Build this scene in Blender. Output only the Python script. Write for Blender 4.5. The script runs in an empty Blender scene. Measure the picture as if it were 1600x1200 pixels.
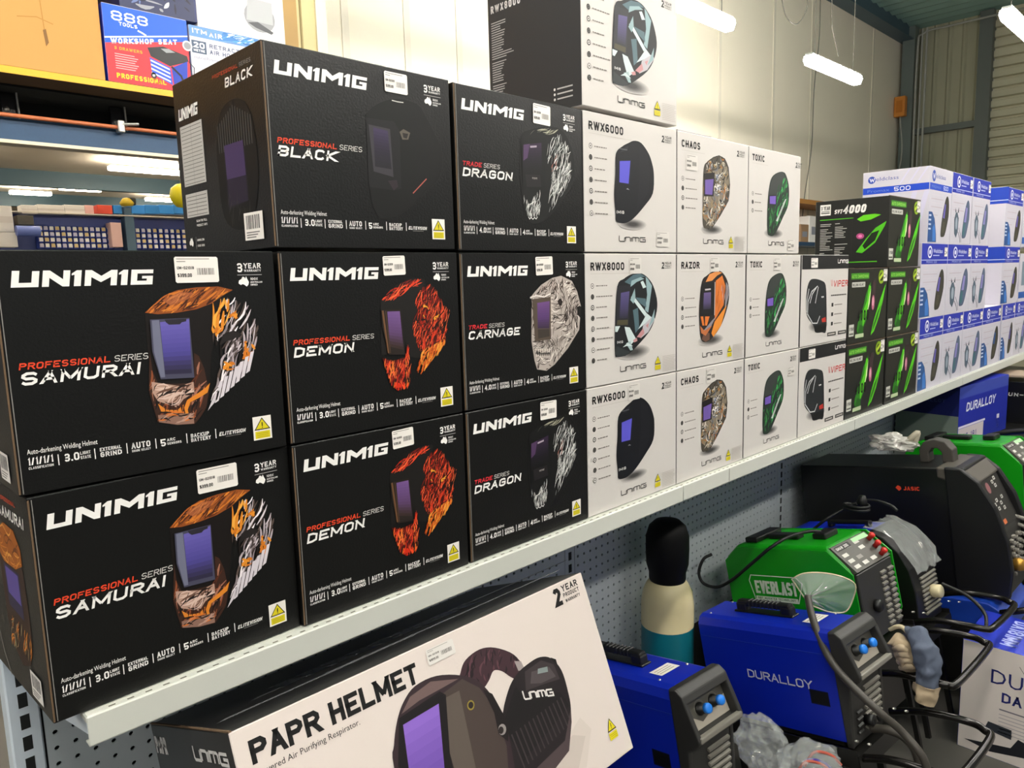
import bpy, bmesh, math, random
from mathutils import Vector, Matrix, noise
SC = bpy.context.scene
COL = SC.collection
rad = math.radians

# ------------------------------------------------------------------ camera, world, exposure
FPX, YAW, PIT, ROLL = 1165.0, rad(44.70666), rad(-7.97761), rad(-1.63716)
CAM = Vector((0, -1.1, 1.55))
FW = Vector((math.sin(YAW) * math.cos(PIT), math.cos(YAW) * math.cos(PIT), math.sin(PIT)))
_r = Vector((math.cos(YAW), -math.sin(YAW), 0)); _u = _r.cross(FW)
RT = _r * math.cos(ROLL) + _u * math.sin(ROLL)
UP = -_r * math.sin(ROLL) + _u * math.cos(ROLL)
cd = bpy.data.cameras.new('camera'); cam = bpy.data.objects.new('camera', cd); COL.objects.link(cam)
cd.sensor_fit = 'HORIZONTAL'; cd.sensor_width = 36.0; cd.lens = FPX / 1600 * 36.0
cd.clip_start = 0.02; cd.clip_end = 200
cam.matrix_world = Matrix(((RT.x, UP.x, -FW.x, CAM.x), (RT.y, UP.y, -FW.y, CAM.y), (RT.z, UP.z, -FW.z, CAM.z), (0, 0, 0, 1)))
SC.camera = cam
wd = bpy.data.worlds.new('world'); SC.world = wd; wd.use_nodes = True
_nt = wd.node_tree; _tc = _nt.nodes.new('ShaderNodeTexCoord'); _sx = _nt.nodes.new('ShaderNodeSeparateXYZ'); _cr = _nt.nodes.new('ShaderNodeValToRGB')
_nt.links.new(_tc.outputs['Generated'], _sx.inputs[0]); _nt.links.new(_sx.outputs['Z'], _cr.inputs[0])
_cr.color_ramp.elements[0].position = 0.0; _cr.color_ramp.elements[0].color = (.25, .25, .26, 1)
_cr.color_ramp.elements[1].position = 0.25; _cr.color_ramp.elements[1].color = (.96, .98, 1, 1)
_nt.links.new(_cr.outputs[0], _nt.nodes['Background'].inputs[0])
_nt.nodes['Background'].inputs[1].default_value = 0.50
SC.view_settings.view_transform = 'Standard'; SC.view_settings.look = 'None'
SC.view_settings.gamma = 1.0; SC.view_settings.exposure = 0.0
LAMP = 86.0          # radiance of the batten diffusers
FLOOR = -0.15

def at(px, py, ax, val):
    """point where the sight line of a photo pixel meets the plane axis = val"""
    d = FW * FPX + RT * (px - 800) + UP * (600 - py)
    return CAM + d * ((val - CAM[ax]) / d[ax])

# ------------------------------------------------------------------ materials
def lin(h):
    h = h.lstrip('#'); out = []
    for i in (0, 2, 4):
        c = int(h[i:i + 2], 16) / 255
        out.append(c / 12.92 if c <= .04045 else ((c + .055) / 1.055) ** 2.4)
    return (*out, 1)
_M = {}
def mat(name, hexc='#808080', rough=.5, metal=0.0, spec=.5, alpha=1.0, emit=0.0, bump=0.0, bscale=60.0, var=0.0, trans=0.0):
    if name in _M: return _M[name]
    m = bpy.data.materials.new(name); m.use_nodes = True; nt = m.node_tree; b = nt.nodes['Principled BSDF']
    c = lin(hexc); b.inputs['Base Color'].default_value = c
    b.inputs['Roughness'].default_value = rough; b.inputs['Metallic'].default_value = metal
    b.inputs['Specular IOR Level'].default_value = spec; b.inputs['Alpha'].default_value = alpha
    b.inputs['Transmission Weight'].default_value = trans
    if emit:
        b.inputs['Emission Color'].default_value = c; b.inputs['Emission Strength'].default_value = emit
    if bump or var:
        tc = nt.nodes.new('ShaderNodeTexCoord'); nz = nt.nodes.new('ShaderNodeTexNoise')
        nz.inputs['Scale'].default_value = bscale; nz.inputs['Detail'].default_value = 4
        nt.links.new(tc.outputs['Object'], nz.inputs['Vector'])
        if bump:
            bp = nt.nodes.new('ShaderNodeBump'); bp.inputs['Strength'].default_value = bump; bp.inputs['Distance'].default_value = .004
            nt.links.new(nz.outputs['Fac'], bp.inputs['Height']); nt.links.new(bp.outputs['Normal'], b.inputs['Normal'])
        if var:
            mr = nt.nodes.new('ShaderNodeMapRange'); mr.inputs['To Min'].default_value = 1 - var; mr.inputs['To Max'].default_value = 1 + var
            mx = nt.nodes.new('ShaderNodeMix'); mx.data_type = 'RGBA'; mx.blend_type = 'MULTIPLY'; mx.inputs[0].default_value = 1
            mx.inputs[6].default_value = c
            nt.links.new(nz.outputs['Fac'], mr.inputs['Value']); nt.links.new(mr.outputs['Result'], mx.inputs[7])
            nt.links.new(mx.outputs[2], b.inputs['Base Color'])
    _M[name] = m; return m
def ink(hexc): return mat('print_' + hexc.strip('#'), hexc, .5, spec=.35)

CARD_BLK = mat('black_carton', '#0f0f0e', .34, spec=.42, bump=.12, bscale=260)
CARD_WHT = mat('white_carton', '#d0cbc6', .5, spec=.35)
CARD_DRK = mat('dark_grey_carton', '#2e2e2f', .45)
CARD_GRN = mat('charcoal_carton', '#1f201d', .36)
CARD_BLU = mat('blue_white_carton', '#cbc7d2', .42)
KRAFT = mat('kraft_edge', '#66503a', .8)
KRAFT_BOX = mat('kraft_carton', '#c08d4c', .75, bump=.1, bscale=30)
STICK = mat('sticker_paper', '#efe9e2', .45)
WSHELF = mat('painted_shelf_steel', '#d0d1c8', .38, var=.03, bscale=6)
PEG = mat('pegboard_paint', '#b2babd', .45)
DARKBACK = mat('dark_void_steel', '#141615', .8)
UPRT = mat('upright_steel', '#d3dde6', .4)
BLUEM = mat('blue_powder_coat', '#0622a4', .38, bump=.08, bscale=400)
GREENM = mat('green_powder_coat', '#0f8f12', .34, bump=.06, bscale=400)
BLKPL = mat('black_plastic', '#0d0d0d', .42)
GRYPL = mat('dark_grey_plastic', '#2b2a28', .45)
LGRYPL = mat('grey_plastic', '#77736a', .4)
RUBBER = mat('black_rubber', '#0b0b0b', .55)
CABLE = mat('cable_grey', '#3c3832', .45)
JBLK = mat('black_sheet_steel', '#101010', .33)
TRAYM = mat('tray_black_steel', '#131210', .4)
CHROME = mat('chrome_black_tube', '#1c1a18', .18, metal=.55)
STEEL = mat('bright_steel', '#b9b5ad', .3, metal=.8)
BAGM = mat('clear_poly_bag', '#dfe3df', .12, alpha=.30, spec=.8)
BAGM2 = mat('milky_poly_bag', '#dde0dd', .1, alpha=.26, spec=.8)

# ------------------------------------------------------------------ mesh builder
class MB:
    def __init__(s): s.v = []; s.f = []; s.m = []; s.sm = []; s.mats = []
    def mi(s, m):
        if m not in s.mats: s.mats.append(m)
        return s.mats.index(m)
    def add(s, vs, fs, m, smooth=False):
        o = len(s.v); k = s.mi(m); s.v += [tuple(v) for v in vs]
        for f in fs: s.f.append([i + o for i in f]); s.m.append(k); s.sm.append(smooth)
    def bm(s, bm, m, smooth=False, mx=None):
        bm.verts.ensure_lookup_table(); bm.verts.index_update()
        vs = [(mx @ v.co) if mx else v.co.copy() for v in bm.verts]
        s.add(vs, [[v.index for v in f.verts] for f in bm.faces], m, smooth); bm.free()
    def box(s, x0, x1, y0, y1, z0, z1, m, bev=0.0, seg=1, mx=None, smooth=False):
        b = bmesh.new(); bmesh.ops.create_cube(b, size=1)
        for v in b.verts:
            v.co = Vector(((x0 + x1) / 2 + v.co.x * (x1 - x0), (y0 + y1) / 2 + v.co.y * (y1 - y0), (z0 + z1) / 2 + v.co.z * (z1 - z0)))
        if bev: bmesh.ops.bevel(b, geom=b.edges[:], offset=bev, segments=seg, affect='EDGES', profile=.5)
        s.bm(b, m, smooth, mx)
    def prism(s, pts, axis, a, b, m, bev=0.0, seg=2, smooth=False, mx=None):
        """extrude polygon pts (2-D) along axis from a to b. axis 0: pts=(y,z); 1: (x,z); 2: (x,y)"""
        def mk(p, t):
            return {0: (t, p[0], p[1]), 1: (p[0], t, p[1]), 2: (p[0], p[1], t)}[axis]
        B = bmesh.new(); A = [B.verts.new(mk(p, a)) for p in pts]; C = [B.verts.new(mk(p, b)) for p in pts]
        n = len(pts); B.faces.new(A); B.faces.new(C[::-1])
        for i in range(n): B.faces.new((A[i], C[i], C[(i + 1) % n], A[(i + 1) % n]))
        bmesh.ops.recalc_face_normals(B, faces=B.faces[:])
        if bev: bmesh.ops.bevel(B, geom=B.edges[:], offset=bev, segments=seg, affect='EDGES', profile=.5)
        s.bm(B, m, smooth, mx)
    def tube(s, pts, r, m, n=10, closed=False, caps=True):
        pts = [Vector(p) for p in pts]; N = len(pts); rs = r if isinstance(r, (list, tuple)) else [r] * N
        vs = []; fs = []; up = None
        for i, p in enumerate(pts):
            a = pts[(i - 1) % N] if (i or closed) else p; c = pts[(i + 1) % N] if (i < N - 1 or closed) else p
            t = (c - a).normalized()
            if up is None:
                up = Vector((0, 0, 1)) if abs(t.z) < .9 else Vector((1, 0, 0))
            up = (up - t * up.dot(t)).normalized(); w = t.cross(up)
            for k in range(n):
                q = 2 * math.pi * k / n; vs.append(p + (up * math.cos(q) + w * math.sin(q)) * rs[i])
        for i in range(N if closed else N - 1):
            j = (i + 1) % N
            for k in range(n): fs.append([i * n + k, i * n + (k + 1) % n, j * n + (k + 1) % n, j * n + k])
        s.add(vs, fs, m, True)
        if caps and not closed: s.add(vs[:n], [list(range(n))[::-1]], m); s.add(vs[-n:], [list(range(n))], m)
    def lathe(s, prof, c, m, n=32, ax=2, smooth=True):
        vs = []; fs = []; c = Vector(c)
        for (r, z) in prof:
            for k in range(n):
                q = 2 * math.pi * k / n; a, b = r * math.cos(q), r * math.sin(q)
                vs.append(c + Vector({2: (a, b, z), 1: (a, z, b), 0: (z, a, b)}[ax]))
        for i in range(len(prof) - 1):
            for k in range(n): fs.append([i * n + k, i * n + (k + 1) % n, (i + 1) * n + (k + 1) % n, (i + 1) * n + k])
        s.add(vs, fs, m, smooth)
    def build(s, name, parent=None, loc=None, rot=None):
        me = bpy.data.meshes.new(name); me.from_pydata(s.v, [], s.f)
        for m in s.mats: me.materials.append(m)
        me.polygons.foreach_set('material_index', s.m); me.polygons.foreach_set('use_smooth', s.sm); me.update()
        o = bpy.data.objects.new(name, me); COL.objects.link(o)
        if parent: o.parent = parent
        if loc is not None: o.location = loc
        if rot is not None: o.rotation_euler = rot
        return o
def tag(o, label=None, cat=None, group=None, kind=None):
    if label: o['label'] = label
    if cat: o['category'] = cat
    if group: o['group'] = group
    if kind: o['kind'] = kind
    return o
def empty(name, loc=(0, 0, 0), rot=(0, 0, 0)):
    o = bpy.data.objects.new(name, None); o.empty_display_size = .05; COL.objects.link(o); o.location = loc; o.rotation_euler = rot; return o
def clone(o, loc=None, parent=None):
    c = o.copy(); COL.objects.link(c)
    if parent: c.parent = parent
    if loc is not None: c.location = loc
    for ch in [x for x in bpy.data.objects if x.parent == o]: clone(ch, None, c)
    return c
def spline(P, n=8):
    P = [Vector(p) for p in P]; Q = [P[0] * 2 - P[1]] + P + [P[-1] * 2 - P[-2]]; out = []
    for i in range(1, len(Q) - 2):
        for k in range(n):
            t = k / n; a, b, c, d = Q[i - 1:i + 3]
            out.append(.5 * (2 * b + (c - a) * t + (2 * a - 5 * b + 4 * c - d) * t * t + (3 * b - a - 3 * c + d) * t ** 3))
    return out + [P[-1]]

# ------------------------------------------------------------------ printed matter: a canvas on a flat face
GL = {'A': '00 26|40 26|12 32', 'B': '00 06 36 45 44 33 03|33 42 41 30 00', 'C': '45 36 16 05 01 10 30 41', 'D': '00 06 26 45 41 20 00',
 'E': '46 06 00 40|03 33', 'F': '46 06 00|03 33', 'G': '45 36 16 05 01 10 30 41 43 23', 'H': '00 06|40 46|03 43', 'I': '00 06', 'J': '46 41 30 10 01',
 'K': '00 06|46 03 40', 'L': '06 00 40', 'M': '00 06|06 21|46 21|46 40', 'N': '00 06|06 40|40 46', 'O': '20 10 01 05 16 36 45 41 30 20', 'P': '00 06 36 45 44 33 03',
 'Q': '20 10 01 05 16 36 45 41 30 20|22 40', 'R': '00 06 36 45 44 33 03|23 40', 'S': '45 36 16 05 04 13 33 42 41 30 10 01', 'T': '06 46|26 20',
 'U': '06 01 10 30 41 46', 'V': '06 20|46 20', 'W': '06 10|26 10|26 30|46 30', 'X': '00 46|06 40', 'Y': '06 23 46|23 20', 'Z': '06 46 00 40',
 '0': '20 10 01 05 16 36 45 41 30 20', '1': '05 16 10', '2': '05 16 36 45 44 00 40', '3': '05 16 36 45 44 33 13|33 42 41 30 10 01', '4': '30 36 02 42',
 '5': '46 06 03 33 42 41 30 10 01', '6': '45 36 16 05 01 10 30 41 42 33 03', '7': '06 46 10', '8': '13 33 44 45 36 16 05 04 13 02 01 10 30 41 42 33',
 '9': '01 10 30 41 45 36 16 05 04 13 43', '/': '00 26', '.': '00 01', '-': '03 33', ':': '01 02|04 05', '%': '00 46|06 05|41 40', '$': '45 36 16 05 04 13 33 42 41 30 10 01|27 2/'.replace('27 2/', '26 20'), ',': '00 01', '&': '40 04 05 16 25 24 02 01 10 20 42'}
NARROW = {'I': 0.0, '.': 0.0, ',': 0.0, ':': 0.0, '1': 1.0, '/': 2.2}
WIDE = {'M': 1.25, 'W': 1.5}
_TX = {}
class Canvas:
    def __init__(s, mb, o, U, V):
        s.mb = mb; s.o = Vector(o); s.U = Vector(U); s.V = Vector(V); s.N = s.U.cross(s.V).normalized(); s.h = .0004
    def up(s, k=1): s.h += .00003 * k; return s
    def P(s, p): return s.o + s.U * p[0] + s.V * p[1] + s.N * s.h
    def poly(s, pts, m):
        if isinstance(m, str): m = ink(m)
        a = sum(pts[i][0] * pts[(i + 1) % len(pts)][1] - pts[(i + 1) % len(pts)][0] * pts[i][1] for i in range(len(pts)))
        if a < 0: pts = pts[::-1]
        s.mb.add([s.P(p) for p in pts], [list(range(len(pts)))], m)
    def rect(s, u0, v0, u1, v1, m): s.poly([(u0, v0), (u1, v0), (u1, v1), (u0, v1)], m)
    def disc(s, u, v, r, m, n=14, ry=None):
        s.poly([(u + r * math.cos(6.28319 * k / n), v + (ry or r) * math.sin(6.28319 * k / n)) for k in range(n)], m)
    def line(s, pts, w, m, flat=False):
        if isinstance(m, str): m = ink(m)
        n = len(pts); closed = n > 2 and abs(pts[0][0] - pts[-1][0]) + abs(pts[0][1] - pts[-1][1]) < 1e-9
        if closed: pts = pts[:-1]; n -= 1
        L = []; R = []
        for i in range(n):
            def nd(a, b):
                d = Vector((pts[b][0] - pts[a][0], pts[b][1] - pts[a][1])); d.normalize(); return d
            d0 = nd((i - 1) % n, i) if (i or closed) else None; d1 = nd(i, (i + 1) % n) if (i < n - 1 or closed) else None
            d0 = d0 or d1; d1 = d1 or d0
            t = (d0 + d1)
            if t.length < 1e-6: t = d0.copy()
            t.normalize(); nn = Vector((-t.y, t.x)); c = max(.42, nn.dot(Vector((-d0.y, d0.x))))
            k = w / 2 / c
            if flat and not closed and i in (0, n - 1) and abs(d0.y) > .35 and flat[0 if i == 0 else 1]:
                sg = 1 if nn.x > 0 else -1; nn = Vector((sg, 0)); k = w / 2 / abs(d0.y)
            L.append((pts[i][0] + nn.x * k, pts[i][1] + nn.y * k)); R.append((pts[i][0] - nn.x * k, pts[i][1] - nn.y * k))
        for i in range(n if closed else n - 1):
            j = (i + 1) % n; s.poly([L[i], R[i], R[j], L[j]], m)
    def st(s, t, u, v, h, m, w=.2, ar=.72, sp=.2, shear=0.0, fit=None, align='L'):
        """block lettering from strokes: cap height h, stroke w*h, baseline v"""
        if isinstance(m, str): m = ink(m)
        w = min(w, .2) if h < .012 else w
        W = []; x = 0
        for ch in t:
            g = (NARROW.get(ch, 4.0) / 4 * (ar * WIDE.get(ch, 1) - w)) + w if ch != ' ' else ar * .5
            W.append((x, g)); x += g + sp
        tot = x - sp; k = (fit / h / tot) if fit else 1.0
        off = {'L': 0, 'C': -tot * k / 2, 'R': -tot * k}[align]
        for ch, (x0, g) in zip(t, W):
            if ch not in GL: continue
            gw = NARROW.get(ch, 4.0) or 1
            for pl in GL[ch].split('|'):
                pts = []
                for q in pl.split():
                    px, py = int(q[0]), int(q[1])
                    xx = x0 + w / 2 + (px / gw) * (g - w) if NARROW.get(ch, 4.0) else x0 + w / 2
                    yy = w / 2 + py / 6 * (1 - w)
                    if ch == '.': yy = py * .0 + (0 if q == '00' else w)
                    pts.append((u + (off + xx * k + shear * yy) * h, v + yy * h))
                # extend free ends by half a stroke along axis-aligned starts
                def ext(a, b):
                    d = Vector((a[0] - b[0], a[1] - b[1])); d.normalize(); q = w * h / 2
                    if abs(d.y) > .35: return (a[0] + d.x / abs(d.y) * q, a[1] + (q if d.y > 0 else -q))
                    return (a[0] + (q if d.x > 0 else -q) * k, a[1] + d.y * q)
                Q = pl.split(); fl = (Q[0][1] in '06', Q[-1][1] in '06')
                if Q[0] != Q[-1] and ch not in '.:':
                    dg = [(Q[0][0] != Q[1][0]) and (Q[0][1] != Q[1][1]), (Q[-1][0] != Q[-2][0]) and (Q[-1][1] != Q[-2][1])]
                    e0, e1 = ext(pts[0], pts[1]), ext(pts[-1], pts[-2])
                    if fl[0] or not dg[0]: pts[0] = e0
                    if fl[1] or not dg[1]: pts[-1] = e1
                    fl = (fl[0] or not dg[0], fl[1] or not dg[1])
                s.line(pts, w * h * (k ** .35 if k < 1 else 1), m, fl)
        return tot * k * h
    def ft(s, t, u, v, h, m, fit=None, off=0.0, shear=0.0):
        """ordinary upper/lower case lettering"""
        if isinstance(m, str): m = ink(m)
        key = (t, off, shear)
        if key not in _TX:
            cu = bpy.data.curves.new('tx', 'FONT'); cu.body = t; cu.resolution_u = 2; cu.offset = off; cu.shear = shear
            ob = bpy.data.objects.new('tx', cu); me = bpy.data.meshes.new_from_object(ob)
            _TX[key] = ([tuple(q.co) for q in me.vertices], [list(p.vertices) for p in me.polygons])
            bpy.data.objects.remove(ob); bpy.data.curves.remove(cu); bpy.data.meshes.remove(me)
        vs, fs = _TX[key]; k = h / .682; w = max(q[0] for q in vs); kx = fit / w if fit else k
        s.mb.add([s.P((u + q[0] * kx, v + q[1] * k)) for q in vs], fs, m)
    def strands(s, reg, n, ang, L, w, mats, seed, bend=.25, spread=14):
        rng = random.Random(seed); us = [p[0] for p in reg]; vs_ = [p[1] for p in reg]; k = 0; tr = 0
        while k < n and tr < n * 30:
            tr += 1; u = rng.uniform(min(us), max(us)); v = rng.uniform(min(vs_), max(vs_))
            if not inside((u, v), reg): continue
            a = rad(ang(u, v) if callable(ang) else ang) + rad(rng.gauss(0, spread)); l = L * rng.uniform(.5, 1.25); ww = w * rng.uniform(.5, 1.3); b = rng.uniform(-bend, bend)
            pts = []
            for i in range(5):
                t = i / 4 - .5; x = t * l; y = b * l * (.25 - t * t) * 2
                pts.append((u + x * math.cos(a) - y * math.sin(a), v + x * math.sin(a) + y * math.cos(a)))
            pts = [p for p in pts if inside(p, reg)]
            if len(pts) < 3: continue
            A = []; B = []
            for i, p in enumerate(pts):
                q = ww / 2 * math.sin(math.pi * (i + .35) / (len(pts) - .3)); A.append((p[0] - q * math.sin(a), p[1] + q * math.cos(a))); B.append((p[0] + q * math.sin(a), p[1] - q * math.cos(a)))
            s.h += .0000012; s.poly(A + B[::-1], mats[rng.randrange(len(mats))]); k += 1
        s.up()
def sm(P, n=4):
    out = []; N = len(P)
    for i in range(N):
        a, b, c, d = P[i - 1], P[i], P[(i + 1) % N], P[(i + 2) % N]
        for k in range(n):
            t = k / n; out.append(tuple(.5 * (2 * b[j] + (c[j] - a[j]) * t + (2 * a[j] - 5 * b[j] + 4 * c[j] - d[j]) * t * t + (3 * b[j] - a[j] - 3 * c[j] + d[j]) * t ** 3) for j in (0, 1)))
    return out
def inside(p, poly):
    c = False; n = len(poly)
    for i in range(n):
        a, b = poly[i], poly[(i + 1) % n]
        if (a[1] > p[1]) != (b[1] > p[1]) and p[0] < (b[0] - a[0]) * (p[1] - a[1]) / (b[1] - a[1]) + a[0]: c = not c
    return c
def zf(x0, y0, s, X0, Z0):
    """picture detail measured on the photo -> coordinates on the face (plane y = 0) of a box standing at X0, Z0"""
    def f(*pts):
        out = []
        for (a, b) in pts:
            q = at(x0 + a / s, y0 + b / s, 1, 0.0); out.append((q.x - X0, q.z - Z0))
        return out
    return f

# logos -------------------------------------------------------------
def logo_bold(c, u, v, w, h, m):
    """slanted block word mark, six letters"""
    t = .27; sh = .16
    G = [('U', [(0, 1), (0, 0), (1, 0), (1, 1)]), ('N', None), ('1', None), ('M', None), ('1', None), ('G', None)]
    wid = [1.25, 1.3, .42, 1.65, .42, 1.2]; gap = .16; tot = sum(wid) + gap * 5; k = w / (tot * h + sh * h) ; x = 0
    def T(pts, x): return [(u + (x + a) * h * k + sh * b * h, v + b * h) for a, b in pts]
    for i, W in enumerate(wid):
        q = i
        if q == 0:
            for pp in ([(0, 0), (W, 0), (W, t), (0, t)], [(0, t), (t * 1.25, t), (t * 1.25, 1), (0, 1)], [(W - t * 1.25, t), (W, t), (W, .97), (W - t * 1.25, .97)]): c.poly(T(pp, x), m)
        elif q == 1:
            for pp in ([(0, 0), (t * 1.2, 0), (t * 1.2, 1), (0, 1)], [(W - t * 1.2, 0), (W, 0), (W, 1), (W - t * 1.2, 1)], [(t * 1.2, 1), (t * 1.2, .55), (W - t * 1.2, 0), (W - t * 1.2, .45)]): c.poly(T(pp, x), m)
        elif q in (2, 4):
            c.poly(T([(.06, 0), (.4, 0), (.4, 1), (.16, 1), (-.08, .8), (-.08, .68), (.06, .72)], x), m)
        elif q == 3:
            for pp in ([(0, 0), (t * 1.2, 0), (t * 1.2, 1), (0, 1)], [(W - t * 1.2, 0), (W, 0), (W, 1), (W - t * 1.2, 1)], [(t * 1.2, 1), (t * 1.2, .55), (W / 2, .22), (W / 2, .62)], [(W - t * 1.2, 1), (W - t * 1.2, .55), (W / 2, .22), (W / 2, .62)]): c.poly(T(pp, x), m)
        else:
            for pp in ([(0, 0), (W, 0), (W, t * .95), (0, t * .95)], [(0, t * .95), (t * 1.25, t * .95), (t * 1.25, 1 - t * .95), (0, 1 - t * .95)], [(0, 1 - t * .95), (W, 1 - t * .95), (W, 1), (0, 1)], [(W - t * 1.25, t * .95), (W, t * .95), (W, .58), (W - t * 1.25, .58)], [(W * .5, .40), (W - t * 1.25, .40), (W - t * 1.25, .58), (W * .5, .58)]): c.poly(T(pp, x), m)
        x += W + gap
def logo_thin(c, u, v, w, h, m, t=.13):
    """rounded thin word mark: u n m g strokes"""
    k = w / 5.15; L = t * h
    def ln(pts): c.line([(u + a * k, v + L / 2 + b * (h - L)) for a, b in pts], L, m)
    ln([(0, 1), (0, .15), (.12, 0), (1, 0), (1, .75)])
    ln([(1, .62), (1.18, .62)]); ln([(1.2, 0), (1.2, .75), (1.95, .75), (2.1, .62), (2.1, 0)])
    ln([(2.32, 0), (2.32, .75)])
    ln([(2.55, 0), (2.55, .75), (3.6, .75), (3.75, .62), (3.75, 0)]); ln([(3.15, .75), (3.15, 0)])
    ln([(5.1, .75), (4.1, .75), (4, .62), (4, .12), (4.1, 0), (5.1, 0), (5.1, .38), (4.5, .38)])
def ozmap(c, u, v, s, m):
    c.poly([(u + a * s, v + b * s) for a, b in [(0, .35), (.05, .6), (.3, .75), (.42, .95), (.6, .9), (.66, .75), (.76, 1), (.85, .75), (1, .45), (.92, .2), (.75, .05), (.6, .18), (.4, .28), (.2, .2)]], m)

# stickers (parts of their boxes) -----------------------------------------
def price_sticker(par, O, U, V, u0, v0, u1, v1, txt='$399.00', tilt=0.0, paper=None):
    mb = MB(); c = Canvas(mb, O, U, V); c.h = .0016
    w, h = u1 - u0, v1 - v0; mx = (u0 + u1) / 2; my = (v0 + v1) / 2; ct, s_ = math.cos(tilt), math.sin(tilt)
    def R(a, b): x, y = a - w / 2, b - h / 2; return (mx + x * ct - y * s_, my + x * s_ + y * ct)
    c.poly([R(.002, 0), R(w - .002, 0), R(w, .002), R(w, h - .002), R(w - .002, h), R(.002, h), R(0, h - .002), R(0, .002)], paper or STICK); c.up(3)
    def rr(a0, b0, a1, b1, m): c.poly([R(a0 * w, b0 * h), R(a1 * w, b0 * h), R(a1 * w, b1 * h), R(a0 * w, b1 * h)], m)
    rr(.05, .9, .8, .93, '#8d8883'); rr(.05, .8, .25, .83, '#8d8883')
    q = Canvas(mb, c.P(R(0, 0)), c.U * ct + c.V * s_, c.V * ct - c.U * s_); q.h = .0003
    q.st('UM-021018', .05 * w, .52 * h, .11 * h, '#3a3733', fit=.38 * w); q.st(txt, .05 * w, .22 * h, .14 * h, '#2a2724', fit=.32 * w)
    x = .5
    rng = random.Random(4)
    while x < .9:
        ww = rng.choice((.008, .014, .02)); rr(x, .3, x + ww, .56, '#4a4743'); x += ww + rng.choice((.01, .016))
    return mb.build('price_sticker', par)
def warn_sticker(par, O, U, V, u0, v0, u1, v1, bare=False):
    mb = MB(); c = Canvas(mb, O, U, V); c.h = .0014; w, h = u1 - u0, v1 - v0
    if not bare: c.rect(u0, v0, u1, v1, STICK); c.up(3)
    Y = '#d8c81e'
    def tri(k, m):
        cx, cy = u0 + w * .5, v0 + h * .64
        c.poly([(cx - w * .44 * k, cy - h * .22 * k), (cx + w * .44 * k, cy - h * .22 * k), (cx, cy + h * .31 * k)], m); c.up(2)
    tri(1, '#1a1914'); tri(.8, Y)
    c.rect(u0 + w * .47, v0 + h * .57, u0 + w * .53, v0 + h * .74, '#1a1914'); c.rect(u0 + w * .47, v0 + h * .5, u0 + w * .53, v0 + h * .54, '#1a1914')
    c.rect(u0 + w * .1, v0 + h * .06, u0 + w * .9, v0 + h * .36, Y); c.up(2)
    for k in range(3): c.rect(u0 + w * .18, v0 + h * (.11 + .075 * k), u0 + w * .82, v0 + h * (.135 + .075 * k), '#a89a1c')
    return mb.build('warning_sticker', par)
def barcode(par, O, U, V, u0, v0, u1, v1, seed=1):
    mb = MB(); c = Canvas(mb, O, U, V); c.h = .0014; c.rect(u0, v0, u1, v1, STICK); c.up(3); rng = random.Random(seed); w, h = u1 - u0, v1 - v0; x = .1
    while x < .86:
        ww = rng.choice((.02, .035, .05)); c.rect(u0 + x * w, v0 + .4 * h, u0 + (x + ww) * w, v0 + .9 * h, '#3a3838'); x += ww + rng.choice((.025, .04))
    for k in range(3): c.rect(u0 + .1 * w, v0 + (.08 + .09 * k) * h, u0 + (.6 + .1 * k) * w, v0 + (.12 + .09 * k) * h, '#777370')
    return mb.build('barcode_sticker', par)

# ------------------------------------------------------------------ cartons
def carton(name, label, x, z, w, h, d, front, side, draw=None, sdraw=None, y=0.0, rot=0.0, cat='box', group=None, top=None, name_draw=None):
    mb = MB(); b = bmesh.new(); bmesh.ops.create_cube(b, size=1)
    for v in b.verts: v.co = Vector(((v.co.x + .5) * w, (v.co.y + .5) * d, (v.co.z + .5) * h))
    bmesh.ops.bevel(b, geom=b.edges[:], offset=.0015, segments=1, affect='EDGES', profile=.5)
    b.normal_update(); b.verts.index_update(); o = 0
    mb.v = [tuple(v.co) for v in b.verts]
    for f in b.faces:
        m = front if f.normal.y < -.5 else (top or side)
        if abs(f.normal.x) > .8: m = side
        mb.f.append([v.index for v in f.verts]); mb.m.append(mb.mi(m)); mb.sm.append(False)
    b.free()
    if draw: draw(Canvas(mb, (0, 0, 0), (1, 0, 0), (0, 0, 1)))
    if sdraw: sdraw(Canvas(mb, (0, d, 0), (0, -1, 0), (0, 0, 1)))
    o = mb.build(name, None, (x, y, z), (0, 0, rot))
    return tag(o, label, cat, group)
FO, FU, FV = (0, 0, 0), (1, 0, 0), (0, 0, 1)

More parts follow.
